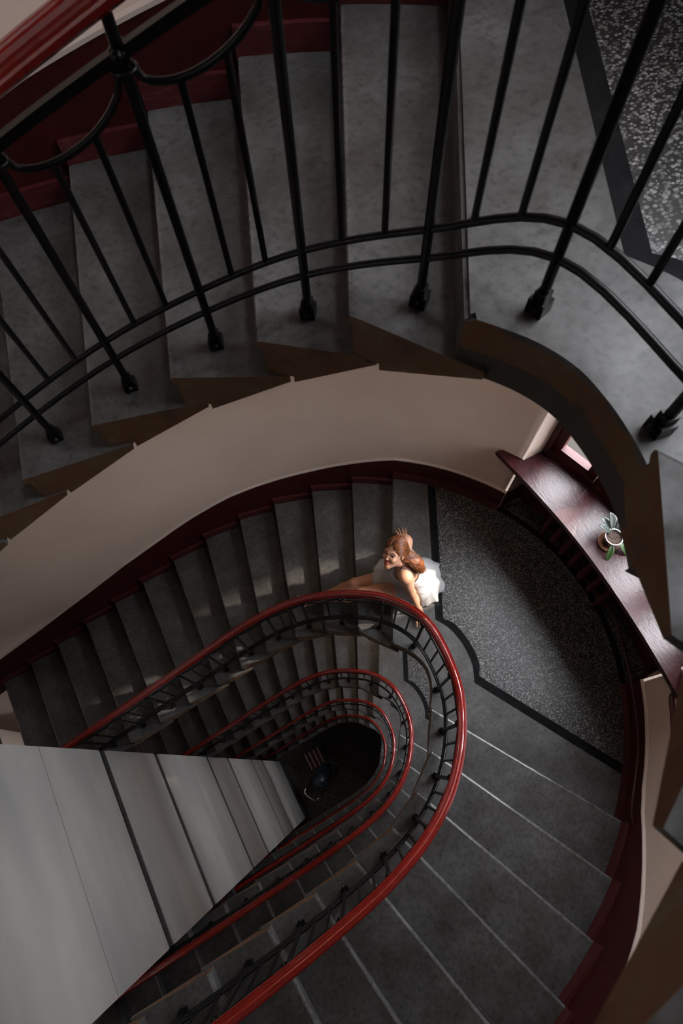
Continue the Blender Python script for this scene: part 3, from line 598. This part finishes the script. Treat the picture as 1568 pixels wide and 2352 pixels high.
bm = bmesh.new(); tube(bm, catmull([pm(-.30, .20, .55), pm(-.50, .21, .90), pm(-.60, .20, .98), pm(-.66, .12, 1.0), pm(-.66, -.12, 1.0), pm(-.60, -.20, .98), pm(-.50, -.21, .90), pm(-.30, -.20, .55)], 5), .011, 8); finish(bm, 'push_handle', 'chrome', pr, True)
bm = bmesh.new()
for sy in (-.2, .2):
    tube(bm, [pm(-.34, sy, .12), pm(.10, sy*.9, .40)], .01, 6); tube(bm, [pm(.34, sy, .12), pm(-.10, sy*.9, .40)], .01, 6)
for sx in (-.34, .34): tube(bm, [pm(sx, -.23, .12), pm(sx, .23, .12)], .009, 6)
finish(bm, 'chassis', 'chrome', pr, True)
for sx in (-.34, .34):
    for sy in (-.23, .23):
        bm = bmesh.new(); ring = [pm(sx+.108*math.cos(2*PI*q/20), sy, .12+.108*math.sin(2*PI*q/20)) for q in range(21)]; sweep(bm, ring, circ(.012, 6), up=ay)
        for q in range(6): tube(bm, [pm(sx, sy, .12), pm(sx+.1*math.cos(PI*q/3), sy, .12+.1*math.sin(PI*q/3))], .003, 4)
        finish(bm, 'wheel', 'tyre', pr, True)
M['slat'] = mat('pale_slat', (0.22, 0.17, 0.16), 0.6)
bn = empty('slatted_bench', (-1.02, .40, 0), 'low red bench with four pale slats on the hall floor by the pram', 'bench')
for k in range(4):
    bm = bmesh.new(); box(bm, (-1.22+.13*k, .40, .435), (.032, .46, .03)); finish(bm, 'slat', 'slat', bn)
bm = bmesh.new(); box(bm, (-1.025, .40, .40), (.52, .46, .04)); finish(bm, 'seat_board', 'red', bn)
for sx in (-.22, .22):
    for sy in (-.2, .2):
        bm = bmesh.new(); box(bm, (-1.025+sx, .40+sy, .19), (.04, .04, .38)); finish(bm, 'leg', 'red', bn)
# ------------------------------------------------------------------ the seated woman
import numpy as np
ZW = ZL[1]
def A(*v): return np.array(v, dtype=np.float32)
lat = A(.523, .852, 0.0); fwd = A(-.852, .523, 0.0); upv = A(0, 0, 1)
HC = A(.992, .806, .680)                                   # head centre, relative to the landing
v_ = np.array(Vector((0, -.40, CAMZ-ZW))-Vector(HC)); v_ /= np.linalg.norm(v_)
imr = np.array(c_right); imd = np.array(c_down)
hu = 0.42*imr-0.91*imd
HF = v_*0.86-imr*0.42-hu*0.26; HF /= np.linalg.norm(HF)
HU = hu-HF*(hu@HF); HU /= np.linalg.norm(HU); HR = np.cross(HF, HU)
HS = 1.05
def to_head(p): q = (p-HC)/HS; return np.stack([q@HR/.93, q@HF, q@HU], -1).astype(np.float32)
def from_head(h): h = np.asarray(h, float)*HS; return HC+h[..., 0:1]*.93*HR+h[..., 1:2]*HF+h[..., 2:3]*HU
def smin(a, b, k):
    h = np.clip(0.5+0.5*(b-a)/k, 0, 1); return b*(1-h)+a*h-k*h*(1-h)
def smax(a, b, k): return -smin(-a, -b, k)
def cone(p, a, b, ra, rb):
    a = np.asarray(a, np.float32); b = np.asarray(b, np.float32); ba = b-a; t = np.clip(((p-a)@ba)/(ba@ba+1e-9), 0, 1)
    return np.linalg.norm(p-a-t[:, None]*ba, axis=1)-(ra+(rb-ra)*t)
def ell(p, c, r): 
    q = (p-np.asarray(c, np.float32)); r = np.asarray(r, np.float32); k0 = np.linalg.norm(q/r, axis=1); k1 = np.linalg.norm(q/(r*r), axis=1); return k0*(k0-1)/(k1+1e-6)
def chain(p, pts, rs, k=0.02, d=None):
    for i in range(len(pts)-1):
        c = cone(p, pts[i], pts[i+1], rs[i], rs[i+1]); d = c if d is None else smin(d, c, k)
    return d
PEL = A(1.165, .650, .105); WAI = A(1.150, .675, .235); CHE = A(1.085, .735, .385); NB = A(1.07, .755, .515)
SHN = A(1.005, .635, .485); SHF = A(1.165, .895, .485)
def sdf_torso(p):
    d = cone(p, PEL-lat*.085, PEL+lat*.085, .105, .105)
    d = smin(d, cone(p, WAI-lat*.045, WAI+lat*.045, .080, .080), .07)
    d = smin(d, cone(p, CHE-lat*.060, CHE+lat*.060, .090, .090), .07)
    for s in (-1, 1): d = smin(d, np.linalg.norm(p-(CHE+fwd*.070+lat*(.062*s)-upv*.02), axis=1)-.052, .03)
    d = smin(d, chain(p, [SHN+upv*.0, NB-upv*.015, SHF], [.050, .052, .050], .04), .05)
    return d
def finger(p, base, dirv, side, ln, r, bend): 
    m1 = base+dirv*(ln*.5)+upv*bend; return chain(p, [base, m1, base+dirv*ln-upv*.004], [r*1.06, r, r*.8], .004)
def hand(p, wrist, tipdir, thumb_side):
    dv = tipdir/np.linalg.norm(tipdir); sd_ = np.cross(dv, upv)*thumb_side; d = None
    kn = wrist+dv*.078; zf = A(0, 0, 1)
    d = cone(p, wrist-sd_*.012, kn-sd_*.028-upv*.022, .020, .0135)
    d = smin(d, cone(p, wrist+sd_*.012, kn+sd_*.026-upv*.022, .021, .0135), .012); d = smin(d, cone(p, wrist, kn-upv*.020, .022, .015), .012)
    for o, ln, a in ((.032, .066, .20), (.011, .076, .05), (-.011, .070, -.10), (-.031, .054, -.26)):
        dd = dv+sd_*a; dd = dd/np.linalg.norm(dd); b = kn+sd_*o-upv*.026
        d = smin(d, finger(p, b, dd, sd_, ln, .0085, .004), .004)
    tb = wrist+dv*.022+sd_*.024-upv*.012; t1 = tb+(dv*.55+sd_*.75)*.036-upv*.014; t2 = t1+(dv*.85+sd_*.45)*.030-upv*.004
    return smin(d, chain(p, [tb, t1, t2], [.0125, .0105, .0080], .006), .006)
WN, WF = A(1.052, .440, .062), A(1.268, 1.010, .062)
KA, KB = A(.675, .880, .115), A(.665, .765, .185)
AA, AB = A(.375, 1.02, -.235), A(.375, .985, -.200)
def foot(p, an, dv):
    dv = dv/np.linalg.norm(dv); d = chain(p, [an, an+dv*.10-upv*.035, an+dv*.175-upv*.052], [.034, .030, .017], .02)
    d = smin(d, cone(p, an-dv*.035-upv*.035, an+dv*.05-upv*.045, .028, .024), .02); sd_ = np.cross(dv, upv)
    for k in range(5): d = smin(d, cone(p, an+dv*(.165-.006*k)+sd_*(.028-.014*k)-upv*.055, an+dv*(.20-.009*k)+sd_*(.031-.015*k)-upv*.060, .011-.001*k, .008-.0007*k), .006)
    return d
def sdf_limbs(p):
    d = chain(p, [SHN, A(1.028, .550, .265), WN], [.047, .036, .022], .02)
    d = smin(d, cone(p, SHN, A(1.012, .59, .36), .050, .042), .02)
    d = smin(d, hand(p, WN, A(-.32, -.95, 0), 1), .012)
    d2 = chain(p, [SHF, A(1.235, .965, .275), WF], [.047, .036, .022], .02)
    d2 = smin(d2, hand(p, WF, A(.20, .98, 0), -1), .012); d = np.minimum(d, d2)
    for hip, kn, an, fd in ((PEL+lat*.075, KA, AA, A(-.85, .42, 0)), (PEL-lat*.060, KB, AB, A(-.90, .35, 0))):
        l = chain(p, [hip, hip*.5+kn*.5, kn], [.088, .072, .052], .03)
        l = smin(l, chain(p, [kn, kn*.68+an*.32-fwd*.012-upv*.012, an], [.050, .050, .030], .03), .02)
        d = smin(d, smin(l, foot(p, an, fd), .02), .02)
    return d
def sdf_head(p):
    h = to_head(p)
    d = ell(h, (0, -.012, .034), (.073, .092, .086)); d = smin(d, ell(h, (0, .028, -.022), (.058, .064, .080)), .03)
    d = smin(d, np.linalg.norm(h-A(0, .060, -.096), axis=1)-.015, .035)
    for s in (-1, 1):
        d = smin(d, cone(h, (.047*s, .0, -.055), (.008*s, .058, -.096), .016, .013), .03)
        d = smin(d, np.linalg.norm(h-A(.037*s, .066, -.026), axis=1)-.017, .028)
        d = smin(d, cone(h, (.046*s, .072, .020), (.012*s, .086, .016), .007, .006), .016)
    for s in (-1, 1): d = smax(d, -(ell(h, (.031*s, .103, .001), (.019, .020, .0125))), .014)
    d = smin(d, chain(h, [(0, .086, .006), (0, .0965, -.016), (0, .1035, -.0295)], [.0042, .0050, .0064], .006), .010)
    for s in (-1, 1):
        d = smin(d, np.linalg.norm(h-A(.0082*s, .0935, -.0325), axis=1)-.0050, .006)
        d = smin(d, np.linalg.norm(h-A(.031*s, .0735, .002), axis=1)-.0125, .004)
        d = smin(d, chain(h, [(.0, .0945, -.0575), (.010*s, .0910, -.0580), (.0190*s, .0835, -.0605)], [.0042, .0040, .0026], .004), .004)
        d = smin(d, chain(h, [(.0, .0925, -.0655), (.009*s, .0900, -.0652), (.017*s, .0840, -.0625)], [.0052, .0048, .0026], .004), .004)
        e = ell(h, (.0735*s, -.012, -.008), (.0085, .017, .029)); e = smax(e, -ell(h, (.083*s, -.006, -.006), (.008, .009, .017)), .004); d = smin(d, e, .006)
    d = d*HS
    nk0 = from_head(A(0, -.022, -.070)[None])[0].astype(np.float32)
    return smin(d, chain(p, [nk0, NB-upv*.01], [.050, .052], .02), .028)
def sdf_all(p): return smin(smin(sdf_torso(p), sdf_limbs(p), .030), sdf_head(p), .022)
def polygonize(fn, lo, hi, h):
    """surface nets over a grid, evaluated only in blocks that may hold the surface"""
    lo = np.array(lo, np.float32); n = np.ceil((np.array(hi)-lo)/h).astype(int); Bk = 16; nb = -(-n//Bk); n = nb*Bk+1
    G = np.ones(n, np.float32)
    bc = np.stack(np.meshgrid(*[np.arange(k) for k in nb], indexing='ij'), -1).reshape(-1, 3)
    d0 = fn((lo+(bc*Bk+Bk/2)*h).astype(np.float32)); rad = Bk*h*0.90+0.012
    loc = np.stack(np.meshgrid(*[np.arange(Bk+1)]*3, indexing='ij'), -1).reshape(-1, 3)
    order = np.argsort(np.abs(d0) < rad, kind='stable')
    for i in order:
        b = bc[i]*Bk; sl = tuple(slice(k, k+Bk+1) for k in b)
        if abs(d0[i]) < rad: G[sl] = fn((lo+(b+loc)*h).astype(np.float32)).reshape((Bk+1,)*3)
        else: G[sl] = np.sign(d0[i])*1.0
    S = G < 0; c = tuple(slice(0, k-1) for k in n)
    offs = [(i, j, k) for i in (0, 1) for j in (0, 1) for k in (0, 1)]
    cnt = sum(S[tuple(slice(o[a], n[a]-1+o[a]) for a in range(3))].astype(np.int8) for o in offs); act = (cnt > 0) & (cnt < 8)
    idx = np.argwhere(act); vid = -np.ones(act.shape, np.int64); vid[tuple(idx.T)] = np.arange(len(idx))
    acc = np.zeros((len(idx), 3)); wsum = np.zeros(len(idx)); cv = [G[tuple((idx+o).T)] for o in offs]
    for a in range(8):
        for b in range(a+1, 8):
            oa, ob = np.array(offs[a]), np.array(offs[b])
            if np.abs(oa-ob).sum() != 1: continue
            va, vb = cv[a], cv[b]; m_ = (va < 0) != (vb < 0); t = np.where(m_, va/(va-vb+1e-12), 0)
            acc += np.where(m_[:, None], oa+(ob-oa)*t[:, None], 0); wsum += m_
    V = lo+(idx+acc/wsum[:, None])*h; F = []
    for ax in range(3):
        o1, o2 = [(1, 2), (2, 0), (0, 1)][ax]; sa = [slice(0, n[k]) for k in range(3)]; sb = list(sa); sa[ax] = slice(0, n[ax]-1); sb[ax] = slice(1, n[ax])
        E_ = np.argwhere(S[tuple(sa)] != S[tuple(sb)]); E_ = E_[(E_[:, o1] > 0) & (E_[:, o2] > 0) & (E_[:, o1] < n[o1]-1) & (E_[:, o2] < n[o2]-1)]
        sgn = S[tuple(E_.T)]; q = []
        for (x, y) in ((0, 0), (-1, 0), (-1, -1), (0, -1)):
            e = E_.copy(); e[:, o1] += x; e[:, o2] += y; q.append(vid[tuple(e.T)])
        q = np.stack(q, 1); q[~sgn] = q[~sgn][:, ::-1]; F.append(q)
    return V, np.concatenate(F)
def np_mesh(name, V, F, mats, parent, fmat=None, off=(0, 0, ZW)):
    me = bpy.data.meshes.new(name); me.from_pydata((np.asarray(V)+np.array(off)).tolist(), [], np.asarray(F).tolist())
    for k in mats: me.materials.append(M[k])
    me.polygons.foreach_set('use_smooth', [True]*len(me.polygons))
    if fmat is not None: me.polygons.foreach_set('material_index', np.asarray(fmat, np.int32))
    o = bpy.data.objects.new(name, me); COL.objects.link(o); o.parent = parent; o.matrix_parent_inverse = parent.matrix_world.inverted(); return o
def skin_mat(name, col, rough, sub=0.0):
    m = mat(name, col, rough, spec=0.4); b = m.node_tree.nodes['Principled BSDF']; b.inputs['Subsurface Weight'].default_value = sub; b.inputs['Subsurface Radius'].default_value = (0.012, 0.004, 0.002); b.inputs['Subsurface Scale'].default_value = 1.0; return m
M['skin'] = skin_mat('warm_skin', (0.60, 0.31, 0.20), 0.48); M['lips'] = skin_mat('red_lips', (0.33, 0.05, 0.045), 0.35); M['brow'] = mat('brown_brow', (0.075, 0.032, 0.018), 0.7)
M['eyewhite'] = mat('eye_white', (0.34, 0.28, 0.25), 0.25); M['iris'] = mat('dark_iris', (0.012, 0.009, 0.008), 0.12); M['lash'] = mat('dark_lash', (0.02, 0.010, 0.008), 0.6); M['nail'] = skin_mat('nails', (0.55, 0.24, 0.19), 0.25)
person = empty('person', tuple(PEL+A(0, 0, ZW-.105)), 'woman in a white strappy dress sitting on the landing edge, looking up', 'person')
cut = from_head(A(0, -.02, -.125)[None])[0]; cn = HU*0.35+np.array([0, 0, 1])*0.65; cn /= np.linalg.norm(cn)
Vb, Fb = polygonize(sdf_all, (.10, .22, -.36), (1.45, 1.34, .62), .0050)
Vh, Fh = polygonize(sdf_all, HC-.165, HC+.165, .0020)
rb_ = np.linalg.norm(Vb-HC, axis=1); sb_ = np.where(rb_ < .150, (Vb-cut)@cn, -1.0); Fb = Fb[(sb_[Fb] < 0.006).all(1)]
sh_ = ((Vh-cut)@cn); rh_ = np.linalg.norm(Vh-HC, axis=1); Fh = Fh[((sh_[Fh] > -0.006) & (rh_[Fh] < .158)).all(1)]
fc = Vh[Fh].mean(1); h = to_head(fc); fm = np.zeros(len(Fh), int)
ax_ = np.abs(h[:, 0])
lipd = np.minimum(chain(np.stack([ax_, h[:, 1], h[:, 2]], 1), [(.0, .0945, -.0575), (.010, .0910, -.0580), (.0190, .0835, -.0605)], [.0047, .0045, .0026]), chain(np.stack([ax_, h[:, 1], h[:, 2]], 1), [(.0, .0925, -.0655), (.009, .0900, -.0652), (.017, .0840, -.0625)], [.0057, .0052, .0026]))
fm[lipd < 0.0] = 1
front = h[:, 1] > .055
def face_y(x, z):
    ys = np.linspace(.04, .115, 120); q = from_head(np.stack([np.full(120, x), ys, np.full(120, z)], 1)).astype(np.float32); d = sdf_head(q); return ys[np.argmax(d > 0)]
bc_ = [(x, face_y(x, z), z) for x, z in ((.0150, .0215), (.024, .0255), (.034, .0270), (.043, .0255), (.050, .0215))]
bd = chain(np.stack([ax_, h[:, 1], h[:, 2]], 1), bc_, [.0022, .0026, .0024, .0019, .0012], .001); fm[bd < 0] = 2
ex_, ez_ = (ax_-.031)/  .0165, (h[:, 2]-.001); op = .0056*np.sqrt(np.clip(1-ex_**2, 0, 1)); eye = (np.abs(ex_) < 1) & (np.abs(ez_) < op) & front
fm[eye] = 3
gz = to_head((HC+v_*1.0)[None])[0]; gx = np.where(h[:, 0] > 0, 1, -1)*.031+gz[0]*.006; gzz = .001+gz[2]*.006
fm[eye & (np.hypot(h[:, 0]-gx, h[:, 2]-gzz) < .0066)] = 4
lashd = (np.abs(ex_) < 1.12) & front & (ez_ > op-.0010) & (ez_ < op+.0026); fm[lashd] = 5
lowd = (np.abs(ex_) < 1.0) & front & (ez_ < -op+.0002) & (ez_ > -op-.0012); fm[lowd] = 5
nos = (np.hypot(ax_-.0075, (h[:, 1]-.1005)) < .0038) & (h[:, 2] < -.0365) & (h[:, 2] > -.045); fm[nos] = 5
V = np.concatenate([Vb, Vh]); F = np.concatenate([Fb, Fh+len(Vb)]); fmat = np.concatenate([np.zeros(len(Fb), int), fm])
used = np.unique(F); rem = -np.ones(len(V), int); rem[used] = np.arange(len(used)); V = V[used]; F = rem[F]
np_mesh('body', V, F, ['skin', 'lips', 'brow', 'eyewhite', 'iris', 'lash'], person, fmat)
# dress: bodice and gathered skirt as one cloth
m = mat('white_cotton', (0.50, 0.497, 0.505), 0.75, spec=0.2); M['cotton'] = m
r2, n2 = noise_col(m, 9, [(0, (0,)*3), (1, (1,)*3)], 2, 0.45, stretch=(1, 1.6, .7)); n2.inputs['Distortion'].default_value = 0.6; bump(m, n2.outputs['Fac'], 0.5, 0.03)
NPH = 144; rs = random.Random(11)
axis_at = lambda z: lerp(PEL, WAI, (z-.105)/.13) if z < .235 else lerp(WAI, CHE, (z-.235)/.15)
def cast(c, dv, fn, rmax=.34):
    t = np.linspace(.02, rmax, 120, dtype=np.float32); d = fn((c+t[:, None]*dv).astype(np.float32)); i = np.argmax(d > 0); return t[i] if (d > 0).any() else rmax
HEM = [(.835, .83, .125), (.842, .705, .125), (.880, .575, .06), (.885, .500, -.03), (.945, .495, .012), (1.035, .515, .012), (1.10, .440, .012), (1.23, .415, .014), (1.31, .470, .014), (1.385, .590, .02), (1.435, .700, .02), (1.405, .765, .02), (1.30, .835, .02), (1.20, .90, .02), (1.08, .97, .03), (.99, .985, .06), (.90, .93, .11)]
hemA = []
for x, y, z in HEM: hemA.append((math.atan2(y-WAI[1], x-WAI[0]), x, y, z))
hemA.sort(); 
def hem_at(ph):
    n_ = len(hemA)
    for i in range(n_):
        a, b = hemA[i], hemA[(i+1) % n_]; a0, b0 = a[0], b[0]+(2*PI if i == n_-1 else 0); p = ph if ph >= hemA[0][0] else ph+2*PI
        if a0 <= p <= b0: t = (p-a0)/(b0-a0); t = t*t*(3-2*t)*.5+t*.5; return A(*[lerp(a[k], b[k], t) for k in (1, 2, 3)])
fold = [(rs.uniform(.5, 1), n_, rs.uniform(0, 6.28)) for n_ in (4, 6, 9, 11, 14, 19)]
def fold_at(ph): return sum(a*(1-abs(((n_*ph+o)/PI) % 2-1)*2)*min(1, 8/n_) for a, n_, o in fold)/1.8
rows = []
for k in range(NPH):
    ph = -PI+2*PI*k/NPH; dv = A(math.cos(ph), math.sin(ph), 0); fr_ = float(dv@fwd); col = []
    ztop = .385+.045*max(0, fr_)-.055*max(0, -fr_)
    for q in range(9):                                            # bodice
        z = lerp(ztop, .245, q/8); c = axis_at(z); r = cast(c, dv, sdf_torso)
        if fr_ > .2 and q < 6: r = max(r, r*1.0)
        col.append(A(*(c+dv*(r+.005+.0022*fold_at(ph)*q/8+(.006 if q == 0 else 0)))))
    hp = hem_at(ph); c = axis_at(.235); r0 = cast(c, dv, sdf_torso); st = c+dv*(r0+.006)
    for q in range(1, 15):                                        # skirt
        t = q/14; p = lerp(st, hp, t**0.92); prof_ = (1-t)**1.7; z = lerp(hp[2], st[2], prof_)+.045*math.sin(PI*t)
        w = (t**.8)*(1-.35*t); p = A(p[0], p[1], z+.030*fold_at(ph)*w*1.3*(1.0 if z > .03 else .8))
        p = p+dv*(.022*fold_at(ph+.6)*t); col.append(p)
    rows.append(col)
Pn = np.array(rows); shp = Pn.shape; P_ = Pn.reshape(-1, 3).astype(np.float32)
def body_no_arm(p):
    d = sdf_torso(p)
    for hip, kn in ((PEL+lat*.075, KA), (PEL-lat*.075, KB)): d = smin(d, chain(p, [hip, hip*.5+kn*.5, kn], [.088, .072, .052], .03), .03)
    return d
for it in range(6):
    d = body_no_arm(P_); e = 0.004
    g = np.stack([body_no_arm(P_+A(e, 0, 0))-d, body_no_arm(P_+A(0, e, 0))-d, body_no_arm(P_+A(0, 0, e))-d], 1)/e; g /= np.linalg.norm(g, axis=1, keepdims=True)+1e-6
    mv = np.clip(.008-d, 0, .03); P_ = P_+g*mv[:, None]; below = P_[:, 2] < .008
    inside = below & ((P_[:, 0]-.71)*.852-(P_[:, 1]-.31)*.523 > 0.0); P_[inside, 2] = .008
def arm_sdf(p): return np.minimum(chain(p, [SHN, A(1.028, .550, .265), WN, WN+A(-.02, -.06, -.02)], [.050, .040, .027, .030], .02), chain(p, [SHF, A(1.235, .965, .275), WF], [.050, .040, .027], .02))
for it in range(14):
    d = arm_sdf(P_); m_ = (d < .012) & (P_[:, 2] < .34); P_[m_, 2] -= .010
P_[:, 2] = np.where((P_[:, 2] < .006) & ((P_[:, 0]-.71)*.852-(P_[:, 1]-.31)*.523 > 0), .006, P_[:, 2])
Pn = P_.reshape(shp)
for it in range(2):
    Q = Pn.copy(); Q[:, 10:-1] = .6*Pn[:, 10:-1]+.1*(np.roll(Pn, 1, 0)+np.roll(Pn, -1, 0))[:, 10:-1]+.1*(Pn[:, 9:-2]+Pn[:, 11:]); Pn = Q
nq = shp[1]; Fd = [[k*nq+q, k*nq+q+1, ((k+1) % NPH)*nq+q+1, ((k+1) % NPH)*nq+q] for k in range(NPH) for q in range(nq-1)]
dress = np_mesh('dress', Pn.reshape(-1, 3), Fd, ['cotton'], person); sm_ = dress.modifiers.new('thick', 'SOLIDIFY'); sm_.thickness = 0.003; sm_.offset = 0
# straps
def on_body(p):
    p = np.asarray(p, np.float32)[None]
    for _ in range(8):
        d = sdf_all(p); e = .003; g = np.array([(sdf_all(p+A(*(e if j == k else 0 for j in range(3))))-d)[0] for k in range(3)])/e; g /= np.linalg.norm(g)+1e-6; p = p-((d-.003)*1.0)[:, None]*g[None].astype(np.float32)
    return Vector(p[0].astype(float))+Vector((0, 0, ZW))
for s, SH in ((-1, SHN), (1, SHF)):
    mid = lerp(NB, SH, .62)+upv*.07; f0 = CHE+fwd*.13+lat*(.070*s)+upv*.030; b0 = CHE-fwd*.12+lat*(.062*s)-upv*.02; f1 = CHE+fwd*.09+lat*(.088*s)+upv*.10; b1 = CHE-fwd*.09+lat*(.080*s)+upv*.08
    bm = bmesh.new(); path = [on_body(A(*q)) for q in catmull([tuple(map(float, q)) for q in (f0, f1, mid, b1, b0)], 6)]; tube(bm, catmull(path, 2), .0036, 6); finish(bm, 'strap', 'cotton', dress, True)
# hair: long wavy locks swept off the forehead to the far shoulder side
m = mat('auburn_hair', (0.2, 0.06, 0.02), 0.36, spec=0.6); M['hair'] = m
r1, n1 = noise_col(m, 30, [(0.3, (0.10, 0.026, 0.009)), (0.7, (0.30, 0.098, 0.030))], 3, 0.5, stretch=(1, 1, 1)); base(m, r1.outputs[0])
def hair_cap(p):
    h = to_head(p); d = ell(h, (0, -.016, .036), (.0815, .102, .0935))
    for q in range(3): pass
    d = smin(d, ell(h, (-.030, -.075, -.02), (.055, .050, .075)), .03); cst = from_head(np.array([[-.020, -.085, -.02]]))[0].astype(np.float32); d = smin(d, chain(p, [cst, A(1.125, .690, .555), A(1.14, .652, .50)], [.048, .050, .040], .02)/HS, .03)
    return smax(d*HS, -(-.74*h[:, 1]+.67*h[:, 2]+.004-.006*np.cos(h[:, 0]*60)+.25*np.clip(-h[:, 1]-.05, 0, 1)), .006)
Vc, Fc = polygonize(hair_cap, HC-.19, HC+.19, .004)
bm = bmesh.new(); rs = random.Random(21); Ov = Vector((0, 0, ZW))
def hp(x, y, z): return Vector(from_head(np.array([[x, y, z]]))[0].astype(float))+Ov
fall = Vector((1.135, .655, .49))+Ov
def lock(pts, r): 
    c = catmull(pts, 5); n_ = len(c)-1; tube(bm, c, r, 5, scale=[(.45+.55*min(1, 4*k/n_))*(1 if k < .72*n_ else max(.12, 1-(k/n_-.72)*3.0)) for k in range(n_+1)])
def surf(x, y, z, out):          # push a point onto the hair cap, then out a little
    v = Vector((x/.0815, (y+.016)/.102, (z-.036)/.0935)); v.normalize(); v *= 1+out; return hp(v.x*.0815, v.y*.102-.016, v.z*.0935+.036)
for k in range(760):
    u0 = rs.random(); side = -1 if rs.random() < .62 else 1; out = rs.uniform(.0, .07)
    ang = rs.uniform(-.15, 1.0)                         # along the hairline from the parting down to the temple
    st = (side*(.006+.066*max(0, ang)), .078-.045*max(0, ang)**2+.01*rs.random(), .078-.075*max(0, ang))
    y0 = lerp(st[1], -.04, u0*.8)
    p0 = surf(st[0], y0, st[2]+.05*u0, out*.3)
    lift = .022*(1-abs(ang))
    p1 = surf(side*(.03+.045*max(0, ang)), lerp(y0, -.05, .4), st[2]+lift+.02*u0, out)
    p2 = surf(side*(.055+.02*ang), lerp(y0, -.08, .75), .045-.05*max(0, ang)+rs.uniform(-.015, .015), out*1.2)
    p3 = hp(side*.052-.012, -.095+rs.uniform(-.016, .016), -.04+rs.uniform(-.03, .02))
    endp = fall+Vector((rs.uniform(-.06, .055), rs.uniform(-.06, .06), rs.uniform(-.06, .05))); w_ = rs.uniform(.008, .022); a2 = rs.uniform(0, 6.28)
    pts = [p0, p1, p2]; c0 = hp(-.020, -.085, -.02); c1 = Vector((1.125, .690, .555))+Ov; c2 = Vector((1.142, .640, .485))+Ov
    e1_ = (c2-c0).normalized(); e2_ = e1_.cross(Vector(HF.tolist())).normalized(); e3_ = e1_.cross(e2_)
    a3 = math.atan2((p2-c0).dot(e3_), (p2-c0).dot(e2_))+rs.uniform(-.9, .9)
    for t in (.12, .34, .56, .78, 1.0):
        cc = c0.lerp(c1, min(1, t/.62)) if t < .62 else c1.lerp(c2, (t-.62)/.38)
        ra = (.047+rs.uniform(0, .012))*(1.0 if t < .8 else .75); wv = .30*math.sin(7*t+a2)
        pts.append(cc+e2_*(ra*math.cos(a3+wv))+e3_*(ra*math.sin(a3+wv))+e1_*rs.uniform(-.006, .006))
    endp = endp.lerp(pts[-1]+e1_*rs.uniform(.01, .05), .6)
    pts.append(endp); lock(pts, rs.uniform(.0024, .0046))
hair = finish(bm, 'hair', 'hair', person, True)
np_mesh('scalp_hair', Vc, Fc, ['hair'], hair)
